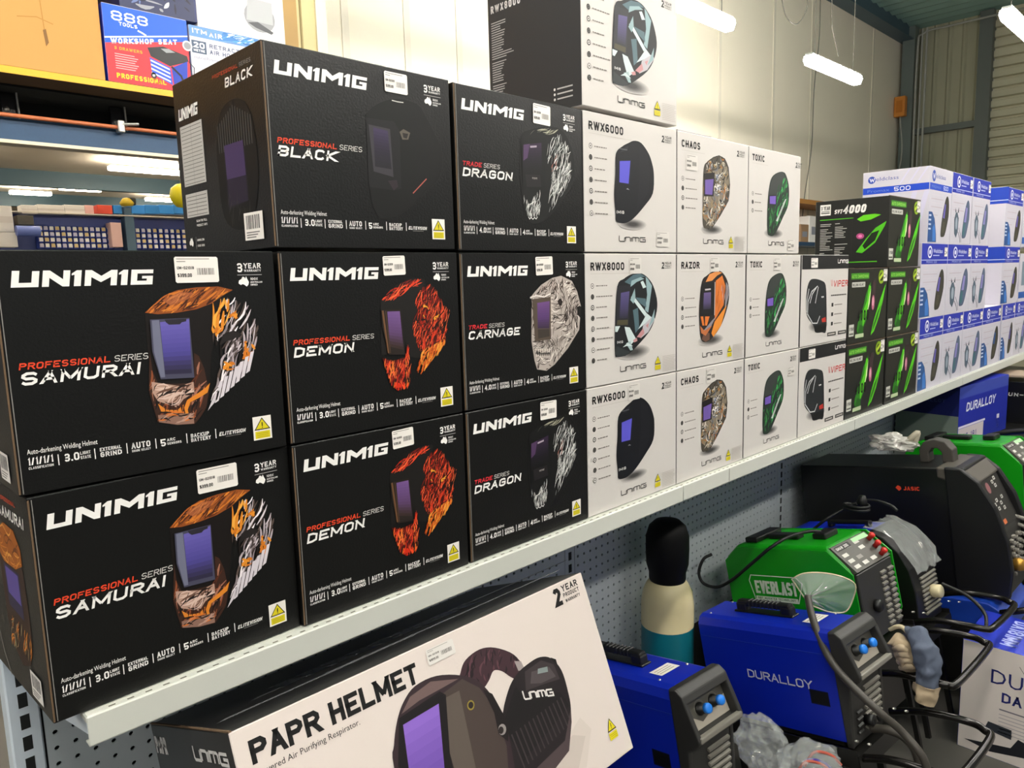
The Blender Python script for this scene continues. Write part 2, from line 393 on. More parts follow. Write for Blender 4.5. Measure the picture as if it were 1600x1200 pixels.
BW, BH, BD = .371, .3105, .345
def black_common(c, series, title, light, sens, grey=False):
    W = '#f1eeea'
    logo_bold(c, .018, .264, .172, .0205, ink(W))
    red = '#e0492a' if series == 'PROFESSIONAL' else '#d8343c'
    sw = .106 if series == 'PROFESSIONAL' else .05
    c.st(series, .016, .161, .0085, red, w=.24, ar=.95, shear=.2, fit=sw)
    c.st('SERIES', .016 + sw + .005, .161, .0085, '#cfcbc6', w=.13, ar=.95, shear=.2, fit=.044)
    tw = {'SAMURAI': .143, 'DEMON': .113, 'DRAGON': .134, 'CARNAGE': .144, 'BLACK': .104}[title]
    c.st(title, .015, .141, .0165, W, w=.215, ar=.95, sp=.16, shear=.22, fit=tw)
    c.ft('Auto-darkening Welding Helmet', .014, .0525, .0066, W, fit=.082)
    y = .0385
    c.st('1/1/1/1', .014, y, .0095, W, w=.22, fit=.028); c.st('CLASSIFICATION', .014, y - .0055, .0032, W, fit=.028)
    c.st(light, .055, y - .003, .0105, W, w=.22, fit=.0175); c.st('LIGHT', .074, y + .003, .0042, W, w=.24, fit=.0125); c.st('STATE', .074, y - .003, .0042, W, w=.24, fit=.0125)
    c.st('EXTERNAL', .098, y + .003, .0048, W, w=.22, fit=.027); c.st('GRIND', .098, y - .005, .0066, W, w=.24, fit=.027)
    c.st('AUTO', .138, y - .001, .0085, W, w=.22, fit=.025); c.st('SHADE SELECT', .138, y - .0055, .003, W, fit=.025)
    c.st(sens, .177, y - .0045, .0105, W, w=.24, fit=.007); c.st('ARC', .186, y + .0015, .0042, W, w=.24, fit=.012); c.st('SENSORS', .186, y - .0035, .0034, W, w=.24, fit=.02)
    c.st('BACKUP', .22, y + .001, .0056, W, w=.22, fit=.027); c.st('BATTERY', .22, y - .0055, .0056, W, w=.22, fit=.029)
    c.st('ELITEVISION', .262, y - .0035, .0058, W, w=.24, shear=.25, fit=.041); c.rect(.272, y - .0062, .296, y - .0055, '#8a8783')
    for u in (.0475, .091, .1315, .17, .2135, .2565): c.rect(u, y - .006, u + .0012, y + .0085, W)
    c.st('3', .31, .279, .0135, W, w=.19, fit=.0085); c.st('YEAR', .321, .2845, .008, W, w=.23, fit=.027); c.st('WARRANTY', .321, .2795, .0034, W, w=.22, fit=.027)
    c.rect(.31, .2745, .349, .2753, '#b9b6b2'); ozmap(c, .311, .2565, .0165, W)
    c.st('100%', .33, .267, .0035, W, w=.24, fit=.012); c.st('AUSTRALIAN', .33, .2625, .0026, W, fit=.019); c.st('OWNED', .33, .2585, .0026, W, fit=.011)
def lens(c, F, frame, glass, colf='#2b2a2e', dark='#2c2a38', mid='#5a4c8c', hi='#6d5ba6'):
    c.up(3); c.poly(F(*frame), colf); c.up(3)
    g = F(*glass); a, b, cc, d = g       # TL TR BR BL
    def lp(p, q, t): return (p[0] + (q[0] - p[0]) * t, p[1] + (q[1] - p[1]) * t)
    def mixh(x, y, t): return '#' + ''.join('%02x' % int(int(x[i:i + 2], 16) * (1 - t) + int(y[i:i + 2], 16) * t) for i in (1, 3, 5))
    for k in range(12):
        t0, t1 = k / 12, (k + 1) / 12; tm = (t0 + t1) / 2
        c.poly([lp(a, d, t0), lp(b, cc, t0), lp(b, cc, t1), lp(a, d, t1)], mixh(hi, mid, tm / .6) if tm < .6 else mixh(mid, dark, (tm - .6) / .4))
    c.up(3)
def art_samurai(c):
    F = zf(0, 380, 3, .207, 1.2955)
    c.up(2); c.poly(F((700, 325), (900, 290), (1060, 240), (1010, 500), (1000, 650), (980, 700), (930, 650), (740, 650), (715, 520)), '#120c0a'); c.up(2)
    cap = F((700, 318), (740, 280), (790, 238), (850, 213), (940, 200), (1040, 196), (1108, 212), (1060, 240), (1010, 275), (940, 302), (850, 318), (760, 325))
    c.poly(cap, '#8f4a1c'); c.up(2)
    c.strands(cap, 70, lambda u, v: 35, .03, .0028, ['#d0782a', '#e08a30', '#5a2a12', '#3a1a0c', '#b8652a'], 3)
    c.poly(F((780, 260), (860, 222), (930, 225), (900, 255), (820, 285)), '#a25a35'); c.up(2)
    c.strands(F((780, 260), (860, 222), (930, 225), (900, 255), (820, 285)), 14, 30, .025, .0015, ['#6b3418', '#c77a45'], 9)
    low = F((722, 500), (735, 590), (760, 645), (840, 650), (930, 645), (928, 505), (950, 520), (975, 580), (990, 650), (1000, 670), (985, 760), (960, 800), (930, 838), (760, 828), (740, 760), (718, 680))
    c.poly(low, '#3a2218'); c.up(2)
    c.strands(low, 60, lambda u, v: 60 if u < .26 else 100, .035, .003, ['#8a4a2c', '#5a2c18', '#120c0a', '#a8705a'], 11, bend=.6)
    top = F((730, 640), (860, 660), (925, 640), (930, 690), (880, 720), (850, 760), (760, 730), (735, 690)); c.poly(top, '#b79382'); c.up(2)
    c.strands(top, 30, 20, .03, .0035, ['#20140f', '#d9bcae', '#6b4a3c'], 5, bend=.7)
    c.poly(F((760, 742), (800, 770), (850, 772), (880, 745), (872, 785), (820, 782), (775, 778)), '#d9822c'); c.up(2)
    for k in range(5): c.poly(F((788 + 19 * k, 748), (800 + 19 * k, 752), (795 + 19 * k, 782)), '#3a1a0c')
    c.up(2); c.poly(F((882, 760), (895, 725), (950, 690), (980, 668), (1002, 645), (990, 690), (950, 715), (910, 735), (898, 770), (905, 800), (888, 790)), '#dc8428'); c.up(2)
    c.poly(F((760, 795), (840, 790), (925, 785), (928, 835), (850, 840), (765, 828)), '#8d6a5c'); c.up(2)
    c.strands(F((750, 780), (930, 780), (930, 838), (760, 830)), 16, 5, .03, .003, ['#20140f', '#b79382', '#d0702a'], 8, bend=.6)
    arm = F((1010, 250), (1060, 245), (1120, 245), (1180, 270), (1215, 340), (1232, 400), (1225, 450), (1200, 480), (1200, 575), (1130, 620), (1060, 680), (1030, 740), (990, 778), (1005, 700), (1040, 600), (1050, 500), (1010, 480), (1015, 400))
    c.strands(arm, 46, lambda u, v: 70, .04, .0045, ['#1c1512', '#463a35', '#5b4d47'], 21)
    c.strands(arm, 44, lambda u, v: 62, .035, .003, ['#d6cdd2', '#b7aab0', '#efe8ea', '#8f8387'], 22, bend=.4)
    c.strands(F((1010, 260), (1090, 245), (1100, 300), (1060, 420), (1010, 430)), 14, 75, .035, .0045, ['#e08a28', '#c96b1c', '#efab45'], 23, bend=.6)
    for x, y in ((1105, 320), (1090, 570), (1035, 410), (1185, 480), (1170, 520)):
        c.strands(F((x - 28, y - 28), (x + 28, y - 24), (x + 24, y + 28), (x - 26, y + 24)), 6, 50, .016, .005, ['#e3902b', '#d0761f'], x, spread=60)
    c.poly(F((1045, 470), (1060, 420), (1110, 400), (1150, 420), (1130, 440), (1080, 450)), '#211c1b'); c.up(2)
    c.strands(F((1080, 440), (1150, 430), (1150, 500), (1100, 520)), 12, 60, .022, .003, ['#9b8d90', '#cfc4c8', '#4a3f3d'], 29, bend=.6)
    for k in range(7):      # the lettered edge of the shell
        x = 1045 + 24 * k; y = 700 - 23 * k
        c.poly(F((x - 22, y + 40), (x, y - 60), (x + 16, y - 65), (x - 4, y + 28)), '#d8d0d6')
    c.poly(F((990, 775), (1025, 690), (1045, 680), (1035, 720)), '#cfc7cd'); c.up(2)
    lens(c, F, [(722, 350), (905, 342), (928, 620), (772, 628), (733, 500)], [(768, 362), (903, 348), (916, 600), (792, 605)], '#47465a', '#2a2638', '#4d4590', '#6a5fb0')
    c.poly(F((730, 354), (764, 352), (792, 618), (772, 620), (740, 500)), '#6f7186'); c.up()
    c.poly(F((790, 350), (890, 345), (890, 358), (870, 362), (860, 372), (810, 374), (795, 362)), '#2a2730')
def art_demon(c):
    F = zf(420, 380, 4, .5785, 1.2955); A = ['#d8381c', '#e8502a', '#b02410', '#f06a3a', '#7a1408']; B = ['#e88a2c', '#d8641c', '#f0a040', '#b0440f']
    c.up(2); c.poly(F((695, 355), (770, 270), (870, 215), (975, 215), (930, 480), (960, 720), (860, 700), (850, 590), (840, 690), (700, 690)), '#151210'); c.up(2)
    c.strands(F((695, 358), (770, 270), (870, 212), (975, 212), (950, 265), (850, 295), (800, 352)), 42, 28, .035, .0022, A + ['#1a0f0c'], 31, bend=.3)
    arm = F((905, 350), (960, 260), (1012, 243), (1050, 290), (1090, 370), (1132, 410), (1112, 480), (1112, 600), (1085, 650), (960, 690), (930, 660), (900, 560), (890, 470), (930, 440))
    c.poly(F((930, 340), (970, 270), (1012, 255), (1045, 300), (1085, 380), (1090, 600), (1060, 660), (960, 680), (930, 600), (925, 480)), '#3a0c06'); c.up(2)
    c.strands(arm, 230, lambda u, v: 68, .03, .002, A, 32, bend=.4)
    c.strands(arm, 75, 65, .024, .002, ['#1a0806', '#2a0c06'], 33, bend=.5)
    for x, y in ((975, 395), (965, 460), (1045, 455)): c.strands(F((x - 20, y - 20), (x + 20, y - 20), (x + 20, y + 20), (x - 20, y + 20)), 5, 30, .01, .003, ['#e8a030', '#1a0806'], x, spread=60)
    tail = F((935, 670), (1090, 590), (1112, 600), (1060, 690), (1000, 750), (950, 815), (915, 800), (940, 720))
    c.strands(tail, 80, 62, .026, .0025, B, 34, bend=.3)
    low = F((700, 705), (770, 725), (845, 705), (858, 620), (850, 585), (880, 650), (888, 780), (872, 900), (800, 922), (755, 882), (730, 800))
    c.poly(F((705, 710), (770, 728), (850, 705), (880, 780), (868, 890), (800, 915), (760, 878), (735, 800)), '#4a0e06'); c.up(2)
    c.strands(low, 130, lambda u, v: 78, .024, .0024, A + ['#1a0806', '#e87a2c'], 35, bend=.4)
    c.strands(F((760, 860), (868, 860), (865, 905), (800, 920)), 22, 80, .014, .003, ['#f04a20', '#d02a10'], 36)
    lens(c, F, [(697, 410), (820, 405), (845, 690), (745, 690), (705, 520)], [(735, 420), (813, 418), (838, 660), (752, 640)], '#241c18', '#33261f', '#5a3f68', '#74548e')
    c.poly(F((700, 415), (712, 414), (748, 680), (738, 680)), '#6b4a30'); c.poly(F((722, 416), (727, 416), (757, 680), (752, 680)), '#4f3a28')
def art_dragon(c):
    F = zf(690, 120, 4.2875, .957, 1.6085); Wt = ['#d8d8d4', '#b8b9b6', '#eeeeea', '#8d908e']; Br = ['#8a5a50', '#a8786a', '#d8d8d4', '#4a3a36']
    c.up(2); c.poly(sm(F((530, 400), (600, 350), (700, 332), (790, 345), (850, 420), (890, 560), (878, 700), (820, 800), (720, 930), (640, 985), (580, 960), (550, 860), (525, 640))), '#0d0d0d'); c.up(2)
    c.strands(F((540, 400), (620, 352), (700, 335), (785, 350), (740, 385), (640, 380)), 18, 20, .035, .0016, ['#8c8a74', '#b0ae98', '#5a5a50'], 41)
    arm = F((705, 440), (760, 385), (800, 380), (850, 460), (888, 560), (872, 650), (830, 760), (800, 800), (740, 890), (705, 918), (720, 800), (735, 650), (705, 560))
    c.strands(arm, 95, lambda u, v: 68, .032, .0017, Wt, 42, bend=.3)
    c.strands(F((730, 640), (860, 560), (868, 650), (810, 770), (740, 800)), 55, 66, .03, .002, Wt, 43, bend=.2)
    c.strands(F((720, 520), (790, 500), (780, 620), (735, 650)), 12, 60, .02, .003, Br, 44, bend=.5)
    low = F((540, 760), (560, 800), (590, 850), (620, 780), (660, 750), (668, 860), (645, 955), (580, 945), (552, 860))
    c.strands(low, 55, lambda u, v: 75 if u > .11 else 110, .022, .0016, Wt, 45, bend=.3)
    c.line(F((582, 935), (590, 950), (600, 940), (612, 952), (622, 940), (634, 950), (642, 935)), .0014, '#e8e8e4')
    lens(c, F, [(532, 410), (700, 405), (690, 755), (545, 745)], [(548, 452), (668, 440), (672, 640), (545, 640)], '#0a0a0a', '#0c0b0d', '#17121c', '#33233c')
    c.poly(F((548, 452), (590, 447), (575, 540), (547, 560)), '#4d3558'); c.poly(F((592, 460), (636, 458), (636, 470), (594, 473)), '#a89aa8'); c.poly(F((605, 670), (640, 672), (640, 685), (607, 682)), '#d0c8c4')
    c.poly(F((560, 650), (660, 655), (668, 735), (570, 735)), '#1d1a1c')
def art_carnage(c):
    F = zf(700, 390, 4.8, .957, 1.2935); out = F((615, 365), (650, 320), (700, 265), (780, 213), (850, 196), (930, 235), (970, 315), (998, 425), (975, 440), (972, 485), (992, 510), (985, 600), (900, 740), (800, 862), (740, 908), (670, 898), (650, 830), (628, 690), (628, 370))
    c.up(2); c.poly(out, '#b5aaa2'); c.up(2)
    c.strands(out, 300, lambda u, v: 55 + 60 * math.sin(u * 60 + v * 40), .028, .0021, ['#3a312d', '#1c1816', '#4a403b', '#ece5de', '#5d524c'], 51, bend=.7)
    c.strands(F((640, 330), (780, 215), (930, 235), (900, 280), (740, 330)), 40, lambda u, v: 60, .02, .0018, ['#5a4440', '#332825', '#c8b8ae'], 52, bend=.6)
    c.strands(F((860, 480), (950, 400), (960, 430), (880, 560)), 16, 70, .03, .0022, ['#3a322e'], 53, spread=6)
    c.strands(F((860, 260), (930, 240), (965, 330), (900, 350)), 16, 30, .02, .004, ['#d8cfc6', '#c2b6ac'], 54, bend=.6)
    c.strands(F((700, 740), (960, 560), (900, 730), (760, 860)), 50, 52, .035, .0014, ['#3f3632', '#5f544e', '#e2dad2'], 55)
    c.poly(F((650, 745), (700, 775), (760, 770), (772, 745), (765, 800), (700, 800), (660, 785)), '#1d1816'); c.up(2)
    for k in range(7): c.poly(F((652 + 17 * k, 742), (666 + 17 * k, 745), (659 + 17 * k, 778)), '#d9d0c6'); c.poly(F((660 + 15 * k, 802), (672 + 15 * k, 802), (666 + 15 * k, 776)), '#d9d0c6')
    c.up(2); c.poly(F((820, 385), (840, 365), (860, 390), (850, 420), (830, 415)), '#2a2220'); c.poly(F((965, 430), (990, 420), (998, 450), (992, 500), (972, 490)), '#14110f'); c.up(2)
    c.line(F((615, 360), (660, 345), (720, 355), (770, 330)), .003, '#e8e0d8')
    lens(c, F, [(630, 372), (768, 355), (772, 672), (652, 688)], [(668, 400), (760, 386), (758, 590), (672, 592)], '#55493f', '#3a2c40', '#54386a', '#6d4a80')
    c.poly(F((672, 598), (758, 596), (760, 650), (675, 668)), '#3c352f')
    for k in range(9): c.poly(F((770, 350 + 28 * k), (792, 362 + 28 * k), (770, 372 + 28 * k)), '#cfc5bb')
def art_black(c):
    F = zf(270, 40, 3.334, .5755, 1.6125)
    c.up(2); c.poly(sm(F((998, 462), (1060, 402), (1150, 373), (1235, 385), (1290, 420), (1350, 530), (1402, 650), (1388, 780), (1310, 860), (1250, 925), (1150, 992), (1070, 985), (1025, 850), (1012, 500))), '#040404'); c.up(2)
    c.line(F((1140, 380), (1170, 388), (1200, 392)), .0016, '#c8c5bf')
    c.poly(F((1005, 470), (1150, 490), (1180, 540), (1190, 840), (1150, 850), (1020, 830)), '#121113'); c.up(2)
    c.poly(F((1180, 545), (1200, 530), (1235, 550), (1225, 585), (1195, 585)), '#5d564c'); c.up(); c.poly(F((1195, 550), (1225, 555), (1218, 580), (1200, 575)), '#231f1c')
    c.line(F((1250, 865), (1320, 790)), .002, '#a85a50'); c.poly(F((1120, 800), (1165, 795), (1172, 830), (1150, 850)), '#2a2127')
    lens(c, F, [(1018, 505), (1130, 530), (1148, 780), (1045, 750)], [(1042, 520), (1118, 540), (1138, 740), (1052, 725)], '#37343a', '#1c1a20', '#221d2c', '#3c3050')
def side_black(c):
    W = '#eae6e0'
    logo_bold(c, .018, .243, .085, .02, ink(W)); c.st('PROFESSIONAL', .17, .286, .006, '#b5452c', w=.2, ar=.9, shear=.2, fit=.095); c.st('SERIES', .27, .286, .006, '#8a8783', w=.14, shear=.2, fit=.04)
    c.st('BLACK', .215, .264, .015, W, w=.2, ar=.9, shear=.2, fit=.095)
    for v0, v1 in ((.126, .232), (.07, .112)):
        c.rect(.02, v0, .115, v1, '#b8b4ae'); c.up(2); n = int((v1 - v0) / .0065)
        for k in range(n): c.rect(.024, v0 + .003 + k * .0065, .11, v0 + .0042 + k * .0065, '#6a6762')
        c.rect(.066, v0, .067, v1, '#8a8782')
    H = [(.175, .06), (.165, .14), (.17, .19), (.19, .228), (.23, .242), (.28, .232), (.305, .19), (.31, .12), (.285, .055), (.23, .035)]
    c.poly(sm(H), '#060606'); c.up(2)
    for k in range(15): c.rect(.176 + k * .0085, .165, .1785 + k * .0085, .234 - abs(k - 7) * .0035, '#464644')
    c.poly([(.195, .07), (.192, .165), (.27, .165), (.272, .08)], '#17131d'); c.up(2); c.poly([(.198, .12), (.196, .175), (.265, .175), (.267, .12)], '#3f2f55'); c.up(); c.poly([(.2, .075), (.199, .12), (.266, .12), (.268, .08)], '#221a2c'); c.up()
    c.strands([(.19, .04), (.28, .05), (.275, .1), (.19, .1)], 16, 80, .03, .0015, ['#2d2d2b', '#3f3f3a'], 3)
    ozmap(c, .02, .016, .018, W); c.rect(.05, .012, .051, .034, '#aaa7a3'); c.st('UNIMIG.COM', .056, .026, .004, W, fit=.03)
    c.st('1300 888', .056, .016, .004, W, fit=.03); c.st('SCAN FOR FULL', .06, .06, .004, W, fit=.045); c.st('PRODUCT INFO', .06, .052, .004, W, fit=.045)
def side_samurai(c):
    W = '#eae6e0'
    c.st('PROFESSIONAL', .2, .287, .006, '#d8492a', w=.2, ar=.9, shear=.2, fit=.085); c.st('SAMURAI', .19, .262, .016, W, w=.2, ar=.9, shear=.2, fit=.125)
    cap = [(.16, .205), (.17, .235), (.21, .252), (.26, .25), (.285, .228), (.285, .205), (.25, .192), (.19, .19)]
    body = [(.165, .2), (.285, .2), (.29, .14), (.288, .09), (.265, .055), (.225, .042), (.185, .06), (.168, .1)]
    c.poly(body, '#3a281e'); c.up(2); c.poly(cap, '#a45a1e'); c.up(2); c.strands(cap, 26, 10, .04, .003, ['#d98a35', '#6b3512', '#e6a04a'], 7, bend=.7)
    c.poly([(.19, .125), (.185, .188), (.262, .188), (.262, .12)], '#352f48'); c.up(2); c.poly([(.195, .145), (.192, .184), (.255, .184), (.256, .14)], '#5f4f96'); c.up(2)
    c.strands([(.17, .055), (.28, .06), (.285, .11), (.18, .115)], 34, 60, .035, .003, ['#c8702a', '#8d7a5a', '#e08a35', '#20160f', '#a89a70'], 12, bend=.6)
    c.line([(.09, .1), (.12, .03), (.15, .0)], .0018, '#b8b2aa'); logo_thin(c, .02, .1, .09, .02, ink(W))
def black_box(label, x, z, series, title, art, light='3.0', sens='5', w=BW, h=BH, rot=0, y=0, sdraw=None, price='$399.00', tilt=0.0, pu=(.218, .265, .281, .302)):
    def draw(c):
        black_common(c, series, title, light, sens); art(c)
    o = carton('helmet_box', label, x, z, w, h, BD, CARD_BLK, CARD_BLK, draw, sdraw, y, rot, 'box', 'black helmet cartons')
    black_parts(o, price, tilt, pu); return o
def black_parts(o, price, tilt, pu):
    price_sticker(o, FO, FU, FV, *pu, price, tilt); warn_sticker(o, FO, FU, FV, .3155, .0185, .346, .0555)
    mb = MB(); mb.box(.0, .0022, -.0012, .0, .003, BH - .003, KRAFT); mb.box(.0045, .0056, -.001, .0, .003, BH - .003, mat('worn_edge', '#7f7c78', .6))
    e = mb.build('cardboard_edge', o); e['label'] = 'bare brown cardboard edge of the front flap'

Z0, Z1, Z2, Z3 = .9805, 1.2935, 1.6065, 1.9195
s2 = black_box('black helmet carton with orange horned mask picture, second tier at far left', .2, Z1, 'PROFESSIONAL', 'SAMURAI', art_samurai, y=-.002)
s1 = clone(s2, (.2065, -.006, Z0)); s1.rotation_euler.z = rad(2.2)
s1['label'] = 'black helmet carton with orange horned mask picture standing on the shelf at far left'
m_ = s1.data.copy(); s1.data = m_
_mb = MB(); side_samurai(Canvas(_mb, (0, BD, 0), (0, -1, 0), (0, 0, 1)))
sp = _mb.build('side_print', s1); sp['label'] = 'printed end panel with mask picture'
for o_, u0, u1, v0, v1 in ((s1, .262, .312, .012, .05), (s2, .262, .312, .012, .05)): barcode(o_, (0, BD, 0), (0, -1, 0), (0, 0, 1), u0, v0, u1, v1)
d2 = black_box('black helmet carton with red flaming mask picture on the second tier', .579, Z1, 'PROFESSIONAL', 'DEMON', art_demon, pu=(.198, .27, .246, .304), tilt=.03)
d1 = clone(d2, (.579, -.001, Z0)); d1['label'] = 'black helmet carton with red flaming mask picture standing on the shelf'
b3 = black_box('black helmet carton with plain black helmet picture on the top tier', .5755, Z2 + .003, 'PROFESSIONAL', 'BLACK', art_black, sdraw=side_black, pu=(.224, .268, .273, .302))
barcode(b3, (0, BD, 0), (0, -1, 0), (0, 0, 1), .25, .016, .315, .06, 3)
g3 = black_box('black helmet carton with white furred mask picture on the top tier', .956, Z2 + .001, 'TRADE', 'DRAGON', art_dragon, '4.0', '4', w=.374, pu=(.215, .262, .268, .302), price='$199.00', tilt=-.02)
c2 = black_box('black helmet carton with bone white skull mask picture on the second tier', .956, Z1, 'TRADE', 'CARNAGE', art_carnage, '4.0', '4', w=.374, pu=(.212, .264, .266, .303), price='$199.00', tilt=.03)
g1 = clone(g3, (.956, -.001, Z0)); g1['label'] = 'black helmet carton with white furred mask picture standing on the shelf'

# ---------------- white helmet cartons
WD = .295
def shadow_blob(c, u, v, r, m='#b5aea6'):
    pass
def white_common(c, title, fit, nico, v_top, ico_du=.0, sub=True, yr=.307, num='2', th=.0185, w=.2):
    K = '#1c1b1b'
    c.st(title, .018, .2715, th, K, w=.235, ar=.62, sp=.1, fit=fit)
    if sub: c.rect(.018, .2635, .018 + max(fit * 1.25, .1), .2642, '#b9b2aa')
    c.st(num, yr, .273, .0165, K, w=.22, ar=.6, fit=.0115); c.st('YEAR', yr + .014, .2835, .0062, K, w=.2, fit=.03); c.st('PRODUCT', yr + .014, .2775, .004, K, w=.22, fit=.03); c.st('WARRANTY', yr + .014, .273, .003, K, w=.2, fit=.03)
    rng = random.Random(nico)
    for k in range(nico):
        v = v_top - k * .0248
        c.up(); c.disc(.0245, v, .0062, K); c.up(); c.disc(.0245, v, .0042 if k % 3 else .005, '#d0cbc6' if k % 2 == 0 else '#55524f'); c.up(); c.disc(.0245, v, .0018, K)
        l = rng.uniform(.035, .055); x = .038
        while x < .038 + l: q = rng.uniform(.004, .011); c.rect(x, v - .0012, x + q, v + .0012, '#7a746e'); x += q + .0018
    logo_thin(c, .128, .0245, .108, .0155, ink(K))
def fine_print(c, u0, v0, u1, v1):
    rng = random.Random(3); n = int((v1 - v0) / .0042)
    for k in range(n): c.rect(u0, v0 + k * .0042, u1 - rng.uniform(0, .01), v0 + k * .0042 + .0012, '#b4ada6')
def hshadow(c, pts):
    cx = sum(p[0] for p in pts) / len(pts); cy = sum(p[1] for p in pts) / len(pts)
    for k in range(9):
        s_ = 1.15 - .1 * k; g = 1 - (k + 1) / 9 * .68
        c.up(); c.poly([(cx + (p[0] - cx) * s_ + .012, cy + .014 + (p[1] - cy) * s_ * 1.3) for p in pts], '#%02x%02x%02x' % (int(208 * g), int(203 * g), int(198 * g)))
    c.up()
def ell(u, v, a, b, n=18): return [(u + a * math.cos(6.2832 * k / n), v + b * math.sin(6.2832 * k / n)) for k in range(n)]
def art_6000(c):
    F = zf(900, 160, 4.444, 1.334, 1.6085)
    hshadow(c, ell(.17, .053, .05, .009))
    c.poly(sm(F((275, 352), (320, 302), (360, 280), (400, 264), (450, 280), (500, 350), (525, 420), (538, 500), (530, 630), (470, 720), (400, 800), (350, 832), (310, 836), (275, 820), (272, 770), (262, 640), (270, 500))), '#0b0d14'); c.up(2)
    c.poly(F((300, 345), (330, 315), (360, 300), (355, 330)), '#23242b'); c.poly(F((440, 300), (490, 360), (510, 470), (500, 620), (420, 740), (440, 500)), '#12131a'); c.up(2)
    c.poly(F((285, 395), (380, 392), (378, 575), (288, 560)), '#10131f'); c.up(2); c.poly(F((300, 405), (374, 403), (362, 562), (298, 552)), '#5a55c8'); c.up(2)
    c.poly(F((345, 600), (368, 606), (355, 592)), '#8a8a90'); c.st('IMIG', F((278, 768))[0][0], F((278, 768))[0][1], .007, '#e4e2e0', w=.2, ar=.8, fit=.03)
    c.rect(F((300, 322))[0][0], F((300, 322))[0][1], F((352, 322))[0][0], F((300, 322))[0][1] + .002, '#5a5a5e')
def art_8000(c):
    F = zf(900, 380, 5, 1.334, 1.2945); K = '#16191c'; T = '#8fa9ad'; L = '#c8d6d6'; D = '#4f6870'
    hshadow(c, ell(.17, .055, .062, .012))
    c.poly(sm(F((320, 335), (370, 275), (430, 240), (490, 230), (545, 255), (600, 330), (632, 465), (612, 590), (560, 700), (440, 835), (380, 875), (320, 885), (302, 860), (302, 640))), K); c.up(2)
    for q, m in (([(375, 300), (440, 245), (500, 235), (540, 258), (490, 268), (420, 320)], D), ([(430, 290), (500, 262), (530, 275), (470, 300), (420, 340)], T), ([(540, 258), (560, 280), (590, 330), (560, 540), (535, 520), (552, 400)], T),
                 ([(500, 300), (520, 290), (545, 340), (520, 350)], L), ([(425, 420), (440, 400), (550, 545), (535, 570)], L), ([(420, 440), (455, 350), (460, 420), (445, 470)], T), ([(460, 420), (540, 430), (545, 500), (500, 470)], D),
                 ([(440, 520), (480, 500), (490, 660), (460, 700), (450, 600)], D), ([(550, 545), (590, 580), (480, 670), (520, 600)], L), ([(520, 640), (600, 560), (612, 590), (560, 690), (500, 740)], '#b9b4ba'), ([(580, 600), (610, 510), (605, 600), (560, 660)], T),
                 ([(375, 650), (415, 655), (465, 745), (415, 800), (385, 700)], L), ([(385, 780), (420, 760), (440, 830), (420, 835)], '#9fb5b8'), ([(300, 645), (340, 645), (318, 690), (302, 690)], L), ([(360, 810), (400, 775), (440, 800), (390, 800)], L),
                 ([(300, 860), (310, 800), (420, 845), (380, 878), (320, 885)], '#2b3032')):
        c.poly(F(*q), m); c.up()
    for q in ([(470, 730), (520, 660), (530, 700), (500, 735)], [(440, 755), (470, 735), (475, 760), (450, 772)], [(540, 640), (565, 620), (556, 660)]): c.poly(F(*q), '#c08a8c')
    lens(c, F, [(318, 330), (422, 325), (405, 645), (304, 640)], [(345, 385), (412, 372), (398, 580), (335, 582)], '#23242a', '#2b2838', '#433d62', '#584f80')
    c.poly(F((318, 598), (400, 595), (398, 635), (312, 635)), '#4a4632'); c.up(); c.st('IMIG', F((315, 782))[0][0], F((315, 782))[0][1], .006, '#e4e2e0', w=.2, ar=.8, fit=.024)
def art_razor(c):
    F = zf(900, 380, 5, 1.714, 1.2945); O = '#d8742c'
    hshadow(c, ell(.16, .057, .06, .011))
    c.poly(sm(F((980, 300), (1020, 250), (1060, 222), (1100, 212), (1140, 225), (1180, 290), (1195, 390), (1180, 500), (1130, 640), (1060, 740), (1010, 770), (975, 750), (962, 640), (960, 500))), '#2a2422'); c.up(2)
    for q, m in (([(1040, 240), (1100, 214), (1140, 228), (1100, 250), (1060, 290), (1010, 300)], '#d98a4a'), ([(1090, 290), (1140, 250), (1165, 330), (1150, 480), (1080, 600), (1085, 420)], O), ([(1170, 300), (1188, 330), (1192, 400), (1160, 520), (1165, 400)], '#8d8c94'),
                 ([(1080, 610), (1175, 480), (1130, 640), (1070, 730), (1055, 700)], '#e08a30'), ([(970, 570), (990, 570), (1000, 640), (985, 640)], O), ([(1005, 570), (1040, 570), (1020, 640), (1005, 640)], O), ([(985, 690), (1060, 600), (1090, 570), (1030, 690)], '#8d8890'),
                 ([(1000, 680), (1040, 700), (1040, 750), (1010, 768), (980, 750)], '#6a4a3c'), ([(965, 640), (1000, 680), (1060, 640), (1010, 720), (975, 700)], '#b86a3c')): c.poly(F(*q), m); c.up()
    c.strands(F((1090, 300), (1160, 300), (1150, 480), (1085, 590)), 14, 80, .05, .0014, ['#8a3f16', '#f0a05a', '#5a2a12'], 61); c.strands(F((1120, 300), (1190, 330), (1185, 440), (1150, 470)), 10, 80, .04, .002, ['#6a6a72', '#b5b5bc', '#a8602a'], 62)
    lens(c, F, [(978, 310), (1078, 298), (1075, 560), (968, 560)], [(995, 385), (1050, 380), (1050, 510), (990, 515)], '#1b1a1c', '#2f2a3c', '#554a72', '#6b5a8a')
    c.poly(F((1003, 355), (1048, 350), (1048, 362), (1005, 368)), '#bdb6ba'); c.line(F((1082, 300), (1078, 560)), .003, '#cfcac6')
